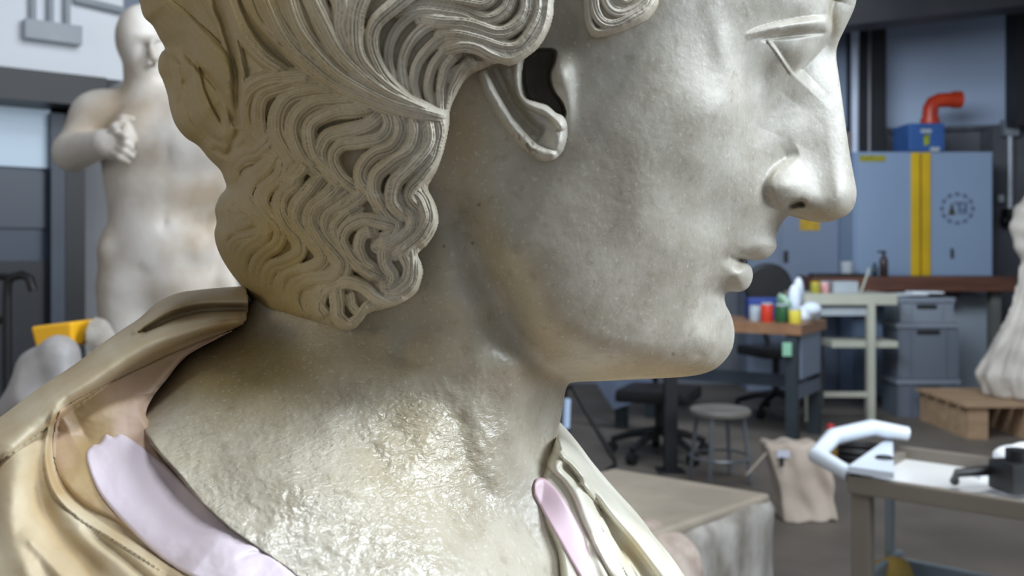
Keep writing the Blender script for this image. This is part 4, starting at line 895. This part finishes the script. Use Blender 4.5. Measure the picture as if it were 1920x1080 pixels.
def skin_depth(X, Y, dd):
    W = rbf(SKW, X, Y, 30, 0.02)
    # rounding toward the outline: tight at nose, lips and jaw, wide at skull and throat
    Lr = rbf([(1590,350,42),(1570,200,34),(1575,90,40),(1605,-30,110),(1500,-330,220),(1000,-470,260),(500,-200,240),(350,100,200),(440,400,120),(460,560,110),(400,620,90),(250,740,90),(100,1000,120),
              (600,1360,60),(1180,1100,60),(1090,940,50),(1045,830,70),(1060,730,90),(1150,714,62),(1280,706,60),(1370,640,90),(1362,565,45),(1405,520,30),(1390,490,26),(1450,470,30),(1470,415,30),(1545,415,30),(1600,380,36),(1000,400,200)], X, Y, 20, 0.02)
    Lr = np.clip(Lr, 18, 300)
    # lids, canthus and nose side
    trench(W, X, Y, [(1566,-20),(1557,8),(1554,30),(1554,60),(1534,92),(1512,116),(1488,141)], 62, 26, 1.8, 0.10, right=False)
    trench(W, X, Y, [(1488,141),(1462,170),(1440,205),(1422,240),(1410,275)], 20, 34, 7, 0.25, right=False)
    lid = np.zeros_like(W); ridge(lid, X, Y, [(1396,70),(1425,60),(1455,53),(1485,48),(1520,45),(1562,44)], 8, 24, flat='soft', ends=0.0, hw1=17, head=0.4)
    W += lid*sig((1553-X)/1.6)
    ridge(W, X, Y, [(1425,75),(1455,71),(1490,67),(1530,63),(1552,62)], 3.5, -10, ends=0.1)
    bumpy(W, X, Y, 1500, 96, 34, 26, 10)
    trench(W, X, Y, [(1440,75),(1456,97),(1472,120),(1489,143)], 10, 16, 1.5, 0.10, right=False)
    ridge(W, X, Y, [(1436,70),(1454,93),(1471,118),(1488,143)], 3.4, 6, flat=True, ends=0.1)
    bumpy(W, X, Y, 1425, 140, 22, 45, -16, 0.5)
    bumpy(W, X, Y, 1360, 110, 22, 90, 9, -0.25)
    # wing of the nose and nostril
    trench(W, X, Y, [(1500,290),(1470,303),(1448,322),(1438,348),(1446,376),(1464,394),(1484,400)], 26, 20, 4, 0.15, right=True)
    bumpy(W, X, Y, 1476, 352, 36, 36, 15); bumpy(W, X, Y, 1530, 372, 46, 20, 5)
    bumpy(W, X, Y, 1576, 360, 26, 34, 10)
    ridge(W, X, Y, [(1478,391),(1488,385),(1500,382),(1512,385)], 5.5, -40, ends=0.25)
    ridge(W, X, Y, [(1490,404),(1512,400),(1535,404)], 7, 6, ends=0.3)
    # naso-labial bevel and mouth
    trench(W, X, Y, [(1446,392),(1425,420),(1400,446),(1376,468),(1364,482)], 13, 40, 4, 0.2, right=False)
    ridge(W, X, Y, [(1366,482),(1380,485),(1396,488),(1420,489),(1440,489)], 4.2, -34, ends=0.08)
    bumpy(W, X, Y, 1392, 517, 20, 24, 30)
    bumpy(W, X, Y, 1365, 486, 9, 9, -14)
    bumpy(W, X, Y, 1435, 462, 24, 16, 10)
    ridge(W, X, Y, [(1408,556),(1370,556),(1340,552),(1318,556)], 12, -14, ends=0.3)
    bumpy(W, X, Y, 1345, 625, 44, 42, 14)
    bumpy(W, X, Y, 1312, 666, 10, 7, -4)
    # ear hollow (concha) and tragus
    con = catmull([(978,108),(1000,92),(1040,92),(1042,116),(1034,140),(1040,168),(1056,192),(1062,212),(1056,224),(1040,222),(1014,204),(990,190),(979,160)], 6, True)
    m = near(X, Y, con, 12); ii = inside(X[m], Y[m], con); dc, _, _ = dist_line(X[m], Y[m], np.vstack([con, con[:1]]))
    W[m] -= np.where(ii, 105*np.clip(dc/7, 0, 1)**0.7, 0)
    bumpy(W, X, Y, 1052, 140, 20, 36, 22); bumpy(W, X, Y, 1066, 195, 12, 40, 8)
    bumpy(W, X, Y, 1065, 50, 26, 40, -16)
    # jaw edge and the hollow behind it, neck muscle
    ridge(W, X, Y, [(838,330),(868,420),(905,510),(955,600),(1010,670),(1068,722)], 32, -26, ends=0.15)
    ridge(W, X, Y, [(835,420),(870,540),(925,650),(1000,745),(1040,800)], 44, 30, ends=0.2)
    ridge(W, X, Y, [(800,560),(770,640),(740,720)], 30, -12, ends=0.3)
    # hollows at the collar bone
    ridge(W, X, Y, [(835,735),(862,800),(872,860),(905,920),(925,985)], 22, -8, ends=0.2)
    ridge(W, X, Y, [(640,800),(700,850),(742,915)], 22, -5, ends=0.3)
    bumpy(W, X, Y, 800, 820, 42, 60, 13); bumpy(W, X, Y, 760, 705, 26, 22, 8); bumpy(W, X, Y, 930, 860, 40, 80, 8)
    bumpy(W, X, Y, 560, 900, 120, 70, 16, 0.5)
    rough = sig((Y-690+(X-700)*0.12)/50)*sig((1040-X)/60)
    W += rough*(fbm(X, Y, 70, 3)*8+fbm(X*1.2+Y*0.7, Y*1.2-X*0.7, 13, 2)*1.5)
    W += (1-rough)*(fbm(X, Y, 120, 2)*5+fbm(X, Y, 20, 2)*0.35)
    # left of the seam the neck is seated below the mantle
    sm = SEAM
    SEAM_ = np.array([(250,700),(256,765),(285,830),(345,900),(430,990),(545,1070),(640,1150),(700,1300)], float)
    dsm, ssm, _ = dist_line(X, Y, sm); W -= np.where((ssm > 0) & (Y > 690), 75*np.clip(dsm/6, 0, 1), 0)
    W = np.maximum(W, 18)
    return W*rnd(dd/Lr)
def skin_tint(X, Y, w):
    wet = sig((Y-640-np.clip(930-X, 0, 300)*-0.05)/45)*sig((985-X)/35)
    wet = np.maximum(wet*(0.55+0.9*(fbm(X, Y, 90, 2)+0.3)), 0)
    core = np.exp(-((X-640-(Y-900)*0.9)/210)**2-((Y-930)/140)**2)
    wet = np.clip(np.maximum(wet*0.8, core*1.1*sig((Y-700)/30)), 0, 1)
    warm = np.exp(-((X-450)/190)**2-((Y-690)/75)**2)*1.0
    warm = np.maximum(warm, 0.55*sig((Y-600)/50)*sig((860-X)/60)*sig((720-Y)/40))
    warm = np.maximum(warm, 0.38*np.exp(-((X-(925+(Y-450)*0.55))/50)**2)*sig((Y-330)/40)*sig((740-Y)/20))  # brown shade of the hollow behind the jaw, painted in
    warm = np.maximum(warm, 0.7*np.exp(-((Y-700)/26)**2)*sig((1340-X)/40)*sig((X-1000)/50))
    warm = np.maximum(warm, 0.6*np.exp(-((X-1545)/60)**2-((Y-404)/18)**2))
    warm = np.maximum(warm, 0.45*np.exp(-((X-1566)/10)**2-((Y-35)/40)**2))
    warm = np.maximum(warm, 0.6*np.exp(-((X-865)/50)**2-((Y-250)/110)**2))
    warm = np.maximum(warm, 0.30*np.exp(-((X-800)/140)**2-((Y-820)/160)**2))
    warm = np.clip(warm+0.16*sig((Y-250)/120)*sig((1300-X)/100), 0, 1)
    dark_tint = np.zeros_like(X)
    con = np.exp(-((X-1012)/34)**2-((Y-150)/60)**2); dark_tint = np.maximum(dark_tint, 0.62*con*(w < 322))  # darker tint inside the ear hollow
    dark_tint = np.maximum(dark_tint, 0.55*np.exp(-((X-1500)/16)**2-((Y-384)/6)**2))  # darkness of the nostril hole, painted in
    for px, py in ((898,384),(886,456),(832,462),(1262,664)):
        dark_tint = np.maximum(dark_tint, 0.8*np.exp(-((X-px)**2+(Y-py)**2)/9))
    # dark seam where the chest was set into the drapery
    seam = catmull([(256,765),(262,790),(285,830),(310,862),(345,900),(380,945),(430,990),(490,1035),(545,1070)], 6)
    m = near(X, Y, seam, 20); ds, _, _ = dist_line(X[m], Y[m], seam)
    dark_tint[m] = np.maximum(dark_tint[m], 0.75*np.exp(-(ds/3.2)**2)*(0.4+1.2*np.clip(fbm(X[m], Y[m], 25, 2)+0.5, 0, 1)))
    return np.stack([warm, wet, np.clip(dark_tint, 0, 1)], 1)
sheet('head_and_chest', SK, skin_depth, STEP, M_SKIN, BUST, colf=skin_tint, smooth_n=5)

# ------------------------------------------------------------------ ear
EAR = [(896,128),(930,108),(985,96),(982,120),(979,150),(984,180),(1006,190),(1026,196),(1042,210),(1058,218),(1065,236),(1064,262),(1054,288),(1032,303),(1006,300),(978,278),(948,244),(922,204),(902,166)]
def ear_depth(X, Y, dd):
    W = 362+rnd(dd/16)*32-12
    W = W+np.zeros_like(X)
    ridge(W, X, Y, [(893,120),(915,165),(940,210),(970,250),(1000,282),(1032,296)], 15, 20, flat=True, ends=0)
    ridge(W, X, Y, [(925,120),(945,165),(968,205),(995,235),(1020,252)], 12, -19, ends=0.05)
    ridge(W, X, Y, [(972,110),(975,150),(984,182),(1010,200),(1034,212),(1052,232)], 13, 18, flat=True, ends=0)
    bumpy(W, X, Y, 1045, 262, 20, 34, 16)
    W += fbm(X, Y, 16, 2)*3
    return W-np.clip((1100-Y)*0, 0, 0)
def ear_tint(X, Y, w):
    warm = 0.6*np.exp(-((X-(925+(Y-120)*0.62))/13)**2)*sig((240-Y)/12)
    n = vnoise(X, Y, 5)
    dark_tint = np.where(n > 0.18, 0.75, 0)*np.exp(-((X-985)/26)**2-((Y-272)/26)**2)
    return np.stack([warm, np.zeros_like(X), dark_tint], 1)
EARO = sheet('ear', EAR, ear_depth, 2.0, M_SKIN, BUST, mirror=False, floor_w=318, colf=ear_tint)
# ------------------------------------------------------------------ hair
HR = [(262,-30),(263,8),(270,32),(286,48),(298,70),(309,90),(303,98),(297,112),(297,132),(306,153),(314,178),(319,205),(329,234),(348,258),(372,274),(392,298),(412,318),(420,335),(424,352),(412,368),(403,392),
      (406,416),(402,436),(405,458),(416,485),(436,516),(458,543),(476,566),(500,577),(522,583),(546,590),(576,599),(610,608),(628,616),(650,620),(666,617),(682,600),(692,588),(722,580),(752,570),(780,551),(789,532),(794,511),
      (790,491),(785,476),(803,458),(818,434),(823,412),(819,388),(810,368),(803,352),(810,338),(821,318),(831,290),(838,262),(843,236),(845,206),(856,180),(870,156),(886,140),(906,131),(932,120),(958,124),(984,111),(1010,90),(1028,62),(1038,30),(1041,-10),(1052,-60),
      (1082,-60),(1092,-10),(1094,30),(1100,56),(1114,71),(1144,67),(1180,54),(1214,38),(1234,12),(1244,-20),(1300,-50),(1400,-100),(1500,-180),(1560,-262),(1490,-360),(1350,-440),(1180,-486),(1000,-494),(800,-466),(600,-400),(440,-290),(330,-160)]
HRI = HR[26:84]      # stretch of the rim that lies on skin
HROUT = HR[83:]+HR[:28]
HRW = [(330,-50,150),(350,60,220),(340,150,190),(380,220,210),(430,150,300),(450,40,310),(450,300,300),(560,100,375),(600,-50,380),(700,100,405),(800,60,425),(900,60,432),(985,60,428),(1100,40,400),(1180,30,402),(1235,0,384),
       (520,220,345),(600,250,372),(700,250,402),(790,260,412),(830,200,412),(440,400,240),(430,470,200),(520,400,320),(600,400,356),(700,400,392),(780,400,396),(500,520,240),(560,560,285),(640,560,335),(700,520,372),(760,500,376),
       (640,600,322),(1000,-100,420),(1300,-150,345),(1480,-200,200),(1250,-320,260),(900,-300,340),(600,-250,300),(420,-150,240)]
LK = [ # (path, half width at start, at end, lift, grooves)
 ([(285,-60),(292,10),(330,45),(378,88),(420,132),(440,185),(442,262)],30,26,8,3),
 ([(345,100),(350,140),(368,192),(392,235),(425,272)],26,18,6,4),
 ([(318,165),(325,200),(345,242),(380,275),(425,312)],20,16,0,2),
 ([(312,92),(302,120),(310,150),(322,178)],15,12,-2,2),
 ([(268,-40),(274,20),(296,52),(326,92),(350,140)],18,14,0,2),
 ([(378,-60),(392,-10),(420,40),(436,90),(448,150)],20,16,3,4),
 ([(415,-60),(430,10),(462,70),(500,112),(540,140)],20,14,5,6),
 ([(450,-60),(470,0),(500,50),(545,100),(590,140)],17,12,6,5),
 ([(480,-60),(502,10),(530,60),(575,112),(630,158),(700,190),(770,212),(834,224)],19,12,12,5),
 ([(520,-60),(548,20),(578,80),(622,128),(675,165),(740,192),(832,218)],20,12,14,5),
 ([(565,-60),(592,10),(618,70),(655,122),(705,160),(760,190),(820,214)],20,12,14,5),
 ([(600,-60),(640,0),(640,60),(668,112),(712,152),(770,190)],20,12,11,4),
 ([(700,-60),(672,0),(662,50),(670,98),(700,142),(748,180),(800,212)],20,11,14,5),
 ([(790,-30),(740,10),(704,45),(698,90),(716,136),(752,176),(800,212)],14,8,18,4),
 ([(810,8),(764,34),(736,70),(728,108),(738,148),(770,190)],10,7,8,2),
 ([(835,36),(796,52),(766,84),(754,122),(760,162),(785,202)],10,7,8,2),
 ([(846,62),(812,84),(785,116),(776,152),(784,188),(806,216)],10,7,9,2),
 ([(850,86),(822,108),(806,140),(804,176),(818,214)],9,8,9,2),
 ([(858,100),(836,124),(828,158),(826,196),(830,226)],9,8,12,3),
 ([(880,116),(862,140),(848,172),(840,206),(836,236)],10,8,11,4),
 ([(900,122),(876,124),(854,132),(838,160)],8,6,8,3),
 ([(836,92),(866,84),(896,88),(926,102),(955,112),(984,100),(1008,78),(1026,44),(1030,0),(1030,-60)],12,11,16,4),
 ([(828,66),(864,64),(900,72),(940,88),(972,86),(996,60),(1010,24),(1012,-20),(1012,-60)],13,10,12,5),
 ([(790,34),(840,40),(890,48),(935,62),(966,50),(986,20),(988,-20),(986,-60)],14,11,9,5),
 ([(740,20),(800,14),(860,22),(912,36),(948,20),(962,-20),(962,-60)],15,11,4,5),
 ([(730,-30),(800,-12),(860,-4),(905,4),(928,-20),(932,-60)],15,12,6,5),
 ([(1098,-80),(1098,-20),(1099,25),(1107,52),(1122,62),(1150,60),(1184,46),(1214,28),(1234,-2),(1246,-40)],7,8,10,2),
 ([(1112,-80),(1112,-20),(1116,20),(1130,42),(1155,46),(1186,32),(1214,10),(1228,-30)],9,8,6,3),
 ([(1130,-80),(1130,-30),(1138,8),(1160,24),(1188,16),(1210,-10),(1216,-50)],9,9,1,2),
 ([(1160,-80),(1160,-30),(1172,0),(1190,-20),(1196,-60)],12,9,-6,2),
 # second tier
 ([(596,150),(550,144),(505,148),(468,165),(454,200),(458,240),(478,270),(512,300)],14,13,9,4),
 ([(612,160),(565,155),(525,162),(492,180),(482,215),(488,255),(512,300)],13,13,7,4),
 ([(640,172),(592,168),(550,178),(524,205),(518,240),(530,278),(560,318)],14,13,10,4),
 ([(672,184),(630,184),(590,192),(556,215),(548,250),(562,290),(600,326)],14,13,11,4),
 ([(706,196),(664,206),(620,212),(584,232),(580,268),(596,300),(636,335)],14,12,11,4),
 ([(716,210),(690,236),(648,246),(612,258),(600,288),(616,322),(648,352)],14,12,10,4),
 ([(722,205),(730,234),(712,258),(676,266),(640,272),(624,298),(638,330),(668,356)],12,11,13,4),
 ([(744,210),(750,244),(736,272),(702,290),(680,312),(676,340),(692,362)],13,11,15,4),
 ([(772,216),(778,252),(764,284),(732,306),(706,328),(700,360),(716,386)],14,12,16,4),
 ([(800,218),(806,256),(794,290),(764,318),(740,344),(736,376),(756,402)],14,12,17,5),
 ([(824,216),(830,256),(818,296),(796,326),(774,352),(770,372),(786,392)],13,11,16,5),
 ([(838,232),(836,262),(826,298),(810,330)],8,8,10,3),
 # third tier, right
 ([(796,342),(808,366),(816,392),(816,420),(802,446),(782,464)],12,12,13,4),
 ([(772,352),(790,378),(798,404),(790,434),(766,456),(740,474)],12,13,14,5),
 ([(744,356),(752,384),(772,406),(770,432),(742,450),(708,462)],12,12,13,5),
 ([(706,380),(724,402),(744,420),(736,440),(706,450)],12,10,8,4),
 ([(742,424),(712,416),(678,414),(650,426),(640,452),(656,482),(686,506)],12,12,12,4),
 ([(700,432),(680,440),(672,462),(680,486),(702,506)],10,10,13,3),
 ([(690,350),(672,372),(640,388),(618,404),(612,432),(628,462),(656,486)],13,11,8,5),
 ([(670,392),(646,402),(628,424),(634,452),(660,482),(690,510),(712,524)],13,12,9,5),
 ([(736,454),(722,470),(722,494),(736,516),(730,536),(706,536)],12,10,8,4),
 ([(758,452),(760,478),(770,504),(760,530),(732,546),(708,538)],12,11,10,5),
 ([(778,462),(780,488),(782,514),(770,540),(742,556),(712,556)],11,11,14,4),
 ([(630,532),(656,528),(682,538),(706,558),(734,568),(766,556)],11,9,16,3),
 ([(690,505),(705,520),(695,535),(668,530)],9,9,-4,2),
 ([(632,540),(632,566),(634,592),(652,608),(672,600),(688,578),(700,570)],12,9,14,4),
 ([(652,548),(660,572),(672,588)],11,8,5,3),
 # middle
 ([(500,262),(478,284),(448,298),(432,318),(432,345)],17,14,9,6),
 ([(512,288),(496,316),(468,338),(456,368),(474,398),(496,424),(490,450),(462,468),(450,496),(458,530),(480,566)],14,13,10,5),
 ([(530,300),(524,330),(500,352),(490,378),(504,406),(524,430),(520,456),(494,476),(480,502),(478,540),(496,572)],13,12,9,5),
 ([(560,316),(552,342),(530,366),(524,394),(536,424),(558,448),(560,474),(536,492),(508,504),(498,534),(508,572)],13,12,11,5),
 ([(572,306),(552,328),(538,348)],14,12,14,3),
 ([(604,332),(580,358),(558,384),(554,412),(572,440),(600,468),(604,490),(576,506),(540,514),(524,540),(530,578)],14,12,11,5),
 ([(636,346),(612,370),(588,388),(580,416),(596,446),(622,474),(636,496),(620,518),(584,524),(556,536),(548,562),(560,590)],14,13,13,5),
 ([(660,356),(634,378),(606,398),(602,424),(616,452),(640,480),(648,506),(634,530),(606,544),(592,570),(600,600)],12,13,11,5),
 ([(560,530),(546,548),(544,570),(556,592)],12,11,10,3),
 ([(618,530),(600,548),(594,572),(608,598)],15,15,8,4),
 ([(590,540),(572,556),(568,578),(580,598)],11,10,6,3),
 # left bulge
 ([(436,352),(416,374),(408,400),(424,420),(452,424)],18,15,3,4),
 ([(486,402),(452,420),(420,434),(410,460),(424,496),(450,530),(472,560)],13,12,8,5),
 ([(508,430),(474,444),(442,458),(436,486),(450,516),(476,552)],12,11,7,4),
]
_rr = random.Random(3)
for k in range(17):       # crown of the head, mostly above the picture
    x = 300+k*70
    LK.append(([(x*0.55+400, -440+abs(k-8)*9), (x*0.8+190, -330), (x*0.95+60, -220), (x+_rr.uniform(-20,20), -130), (x+20, -50)], 36, 30, 2, 6))
def hair_depth(X, Y, dd):
    W = rbf(HRW, X, Y, 45, 0.02)
    out = np.full(X.shape, -4.0)
    for i, (p, h0, h1, lift, ng) in enumerate(LK):
        m = near(X, Y, p, max(h0, h1)*1.4)
        if not m.any(): continue
        L = catmull(p, 7); d, s, t = dist_line(X[m], Y[m], L)
        hw = (h0+(h1-h0)*t)*(1.08 if i < 8 else 1.3)
        sd = d*s/hw+0.10*np.sin(t*9+i)+0.05*np.sin(t*23+i*2)
        a = np.clip(1-(d/hw)**2, 0, 1)
        gr = np.abs(np.sin(math.pi*(ng*1.35*(sd+1)/2+0.3*i)))**0.55
        big = np.abs(np.sin(math.pi*(max(1, ng//2)*(sd+1)/2+0.17*i)))**0.7
        hgt = (lift-2 if i < 8 else lift)*1.25+np.sqrt(a)*min(h0, 22)*1.45+gr*3.6+big*4.2-14
        hgt = np.where(d < hw, hgt, -4)
        e = np.clip(np.minimum(t, 1-t)/0.08, 0, 1); hgt = hgt-(1-e)*9
        out[m] = np.maximum(out[m], hgt)
    W = W+out*0.92
    ridge(W, X, Y, [(398,-60),(404,0),(424,55),(438,110),(444,170),(444,250)], 9, -30, ends=0.05)
    ridge(W, X, Y, [(343,92),(368,122),(404,160),(428,200),(440,240)], 6, -20, ends=0.1)
    ridge(W, X, Y, [(350,140),(352,185),(366,225),(392,256),(425,272)], 6, -16, ends=0.1)
    ridge(W, X, Y, [(290,52),(318,84),(340,120),(348,165)], 6, -14, ends=0.1)
    ridge(W, X, Y, [(322,205),(340,185),(345,150)], 5, -10, ends=0.1)
    ridge(W, X, Y, [(395,278),(425,290),(440,262),(450,240)], 7, -24, ends=0.1)
    ridge(W, X, Y, [(300,-40),(286,8),(300,44)], 6, -10, ends=0.1)
    ridge(W, X, Y, [(360,30),(390,75),(412,120),(424,170)], 20, 8, ends=0.1)
    ridge(W, X, Y, [(372,140),(385,190),(405,235),(430,262)], 16, 10, ends=0.1)
    W += fbm(X, Y, 9, 2)*0.9
    do, _, _ = dist_line(X, Y, HO); di, _, _ = dist_line(X, Y, HI)
    W = np.maximum(W, 40)
    W = W*rnd(do/(190-70*sig((Y-340)/30)))-34*(1-rnd(di/22))
    return np.maximum(W, 1.0)
HI = catmull(HRI, 4); HO = catmull(HROUT, 4)
def hair_tint(X, Y, w):
    lk = sig((640-X+(Y-300)*0.12)/60)
    warm = 0.12+0.88*lk
    # brown mottling toward the back; crease shade painted along the deep groove
    n = fbm(X, Y, 60, 3)
    dark_tint = np.clip(0.10+0.5*n, 0, 0.5)*lk*0.5
    for p in ([(404,-10),(425,50),(437,95),(441,150),(443,230)],):
        L = catmull(p, 5); m = near(X, Y, p, 25); d, _, _ = dist_line(X[m], Y[m], L); dark_tint[m] = np.maximum(dark_tint[m], 0.25*np.exp(-(d/9)**2))
    return np.stack([warm, np.zeros_like(X), dark_tint], 1)
sheet('hair', HR, hair_depth, 1.6, M_HAIR, BUST, colf=hair_tint, smooth_n=4)

# ------------------------------------------------------------------ drapery
# near shoulder: large mantle
DL = [(462,541),(430,540),(380,543),(335,549),(296,566),(262,596),(232,616),(190,645),(140,683),(70,730),(10,775),(-60,830),(-160,960),(-200,1120),(-180,1300),(0,1350),(400,1350),(640,1340),(620,1200),(560,1090),
      (512,1032),(452,990),(394,940),(350,892),(312,844),(280,790),(270,765),(285,740),(322,696),(370,650),(430,622),(462,600)]
DLW = [(440,560,160),(380,560,170),(320,580,200),(420,600,215),(300,620,270),(200,670,330),(100,740,380),(0,820,420),(300,700,300),(200,760,370),(150,830,410),(260,800,360),(120,900,500),(30,900,520),(0,1050,610),(150,1000,560),(250,1000,560),(300,900,440),
       (340,960,510),(420,1040,600),(500,1080,620),(300,1100,640),(100,1200,690),(400,1250,700),(-100,1000,560)]
def drape_depth(X, Y, dd):
    W = rbf(DLW, X, Y, 50, 0.02)
    # two rolled folds over the shoulder
    ridge(W, X, Y, [(500,557),(430,557),(372,561),(322,576),(282,600),(252,622)], 17, 34, flat=True, ends=0, hw1=6)
    ridge(W, X, Y, [(470,600),(430,602),(380,611),(335,624),(285,640),(236,663),(170,702),(100,746),(40,783),(-60,845)], 9, 52, flat=True, ends=0, hw1=52)
    ridge(W, X, Y, [(475,580),(420,580),(370,584),(320,598),(262,628)], 7, -46, ends=0.05)
    trench(W, X, Y, [(450,612),(430,616),(380,632),(322,657),(268,682),(215,706),(160,736),(107,764)], 42, 50, 5, 0.06, right=False)
    # thin lip of the mantle
    ridge(W, X, Y, [(108,768),(94,820),(92,870),(108,920),(150,962),(205,998),(265,1036),(330,1080),(380,1120)], 10, 16, flat=True, ends=0.05)
    trench(W, X, Y, [(108,768),(93,820),(92,870),(110,925),(160,975),(220,1012),(280,1052),(340,1100)], 34, 50, 3, 0.08, right=False)
    # soft folds on the mantle
    ridge(W, X, Y, [(60,800),(30,870),(20,950),(40,1040),(80,1120)], 30, 18, ends=0.2)
    ridge(W, X, Y, [(70,850),(75,930),(110,1000),(170,1060),(230,1120)], 22, -20, ends=0.2)
    ridge(W, X, Y, [(150,985),(210,1030),(270,1080),(320,1130)], 9, -14, ends=0.2)
    ridge(W, X, Y, [(0,830),(-30,920),(-20,1040)], 22, -18, ends=0.2)
    ridge(W, X, Y, [(40,990),(90,1050),(140,1110)], 14, 12, ends=0.2)
    W += fbm(X, Y, 90, 2)*9+fbm(X, Y, 18, 2)*1.2
    # seat for the inset chest: the pink bed sinks a little toward the seam
    dsm, ssm, _ = dist_line(X, Y, SEAM); sr = rbf(SKW, X, Y, 30, 0.02)
    W = np.where((ssm <= 0) & (Y > 740) & (dsm < 40), np.minimum(W, sr-10), W)
    W = np.maximum(W, 20)
    Lr = np.where(Y < 1000, 46, 60)
    dt, _, _ = dist_line(X, Y, DLT); ds, _, _ = dist_line(X, Y, DLS)
    return np.maximum(W*np.where(dt < 60, rnd(dt/60)**0.5*0.999, 1)-10*(1-rnd(ds/14)), 0)*1.0
DLT = catmull(DL[:13], 5); DLS = catmull(DL[19:], 5)
def drape_tint(X, Y, w):
    warm = 0.45+0.6*fbm(X, Y, 80, 3)
    for p, hw, a in (([(448,612),(400,622),(330,652),(262,694),(190,742),(120,786)], 18, 0.6), ([(70,850),(75,930),(110,1000),(170,1060)], 24, 0.5), ([(100,780),(90,860),(108,920)], 7, 0.5)):  # brown shade painted under the main roll and along the folds
        L = catmull(p, 5); m = near(X, Y, p, 60); d, _, _ = dist_line(X[m], Y[m], L); warm[m] += a*np.exp(-(d/hw)**2)
    return np.stack([np.clip(warm, 0, 1), np.zeros_like(X), np.zeros_like(X)], 1)
sheet('mantle', DL, drape_depth, 3.0, M_DRAPE, BUST, colf=drape_tint, smooth_n=5)
def shell(name, outline, base, lift, step, material, colf=None, soft=6, extra=None):
    def dep(X, Y, dd):
        W = base(X, Y, np.full(X.shape, 400.0))+lift*rnd(dd/soft)
        if extra is not None: W = extra(X, Y, W)
        return W
    return sheet(name, outline, dep, step, material, BUST, mirror=False, floor_w=-1, colf=colf, edge=lambda a, b, w_: w_-6, smooth_n=6)
def drape_base(X, Y, dd):
    return np.maximum(drape_depth(X, Y, dd), 5)
PINKP = [(436,606),(400,618),(350,640),(300,672),(250,706),(190,752),(120,792),(106,806),(100,860),(120,914),(160,945),(200,975),(250,1000),(300,960),(346,905),(305,862),(282,832),(258,792),(252,765),(275,735),(320,690),(370,650),(420,618)]
def mantle_raw(X, Y, dd): return drape_depth(X, Y, dd)
def pink_tint(X, Y, w):
    return np.stack([np.clip(0.2+0.9*np.exp(-((X-150)/60)**2)+fbm(X, Y, 50, 2), 0, 1)*0.8, np.zeros_like(X), np.zeros_like(X)], 1)
shell('pink_joint_fill', [(440,618),(380,638),(322,662),(262,690),(215,712),(160,740),(114,768),(102,800),(98,850),(118,905),(160,948),(215,975),(270,1010),(330,1000),(350,950),(352,915),(300,856),(288,812),(274,778),(286,746),(312,712),(350,668),(410,634)],
      mantle_raw, 7, 3.0, M_PINK, colf=pink_tint, soft=10)
def both(X, Y, dd): return np.maximum(mantle_raw(X, Y, dd), skin_depth(X, Y, np.full(X.shape, 400.0)))
def crease(X, Y, W):
    ridge(W, X, Y, [(440,1050),(480,1036),(540,1040)], 4, -4, ends=0.2)
    ridge(W, X, Y, [(200,880),(260,910),(330,925)], 20, 3, ends=0.2)
    return W
shell('lilac_repair_strip', [(198,813),(212,818),(226,812),(246,822),(280,846),(318,878),(352,912),(395,950),(436,988),(480,1022),(526,1054),(560,1086),(580,1120),(590,1180),(440,1120),(360,1082),(310,1054),(262,1012),(212,960),(184,924),(168,888),(160,852),(172,834),(186,830)],
      mantle_raw, 13, 3.0, M_LILAC, soft=7, extra=crease)
# far side: mantle falling from the far shoulder across the breast
DR = [(1046,818),(1072,832),(1100,862),(1132,905),(1176,955),(1216,996),(1250,1042),(1285,1084),(1330,1160),(1370,1250),(1340,1340),(1150,1345),(1060,1250),(1040,1120),(1030,1040),(1000,975),(988,925),(996,896),(1012,872),(1030,846)]
DRW = [(1040,850,150),(1080,860,110),(1120,920,120),(1060,920,190),(1020,930,200),(1060,1000,230),(1120,1000,190),(1180,1000,110),(1220,1060,120),(1120,1080,250),(1250,1150,150),(1100,1200,280),(1300,1300,160),(1150,1320,260)]
def dr_depth(X, Y, dd):
    W = rbf(DRW, X, Y, 50, 0.02)
    ridge(W, X, Y, [(1040,822),(1075,850),(1108,896),(1150,948),(1198,1000),(1240,1056),(1290,1130)], 22, 34, flat=True, ends=0)
    ridge(W, X, Y, [(1040,862),(1070,890),(1092,925),(1112,975),(1140,1030),(1172,1090),(1200,1150)], 20, 28, flat=True, ends=0)
    ridge(W, X, Y, [(1052,868),(1074,888),(1092,908)], 9, -30, ends=0.2)
    ridge(W, X, Y, [(1104,918),(1130,965),(1165,1015),(1205,1070),(1240,1130)], 10, -30, ends=0.1)
    ridge(W, X, Y, [(1138,990),(1160,1030),(1190,1080),(1215,1130)], 7, -24, ends=0.1)
    ridge(W, X, Y, [(1128,975),(1150,1020),(1180,1075),(1205,1130)], 6, 14, flat=True, ends=0)
    ridge(W, X, Y, [(1108,1000),(1124,1050),(1145,1100)], 10, 12, ends=0.2)
    W += fbm(X, Y, 60, 2)*5
    return np.maximum(W, 15)*rnd(dd/30)**0.8
sheet('breast_drapery', DR, dr_depth, 2.5, M_DRAPE_LIT, BUST, colf=lambda X, Y, w: np.stack([np.clip(fbm(X, Y, 60, 2)*0.8, 0, 1), X*0, X*0], 1), smooth_n=5)
shell('breast_lilac_strip', [(1003,900),(1020,896),(1040,912),(1064,945),(1086,985),(1100,1020),(1108,1050),(1120,1090),(1110,1120),(1080,1070),(1046,1010),(1016,958),(1000,925)],
      lambda X, Y, dd: np.maximum(dr_depth(X, Y, dd), skin_depth(X, Y, np.full(X.shape, 400.0))), 6, 2.5, mat('lilac_pink_wax', (0.72, 0.50, 0.55, 1), (0.78, 0.60, 0.68, 1), rough=0.42, scale=14), soft=6)
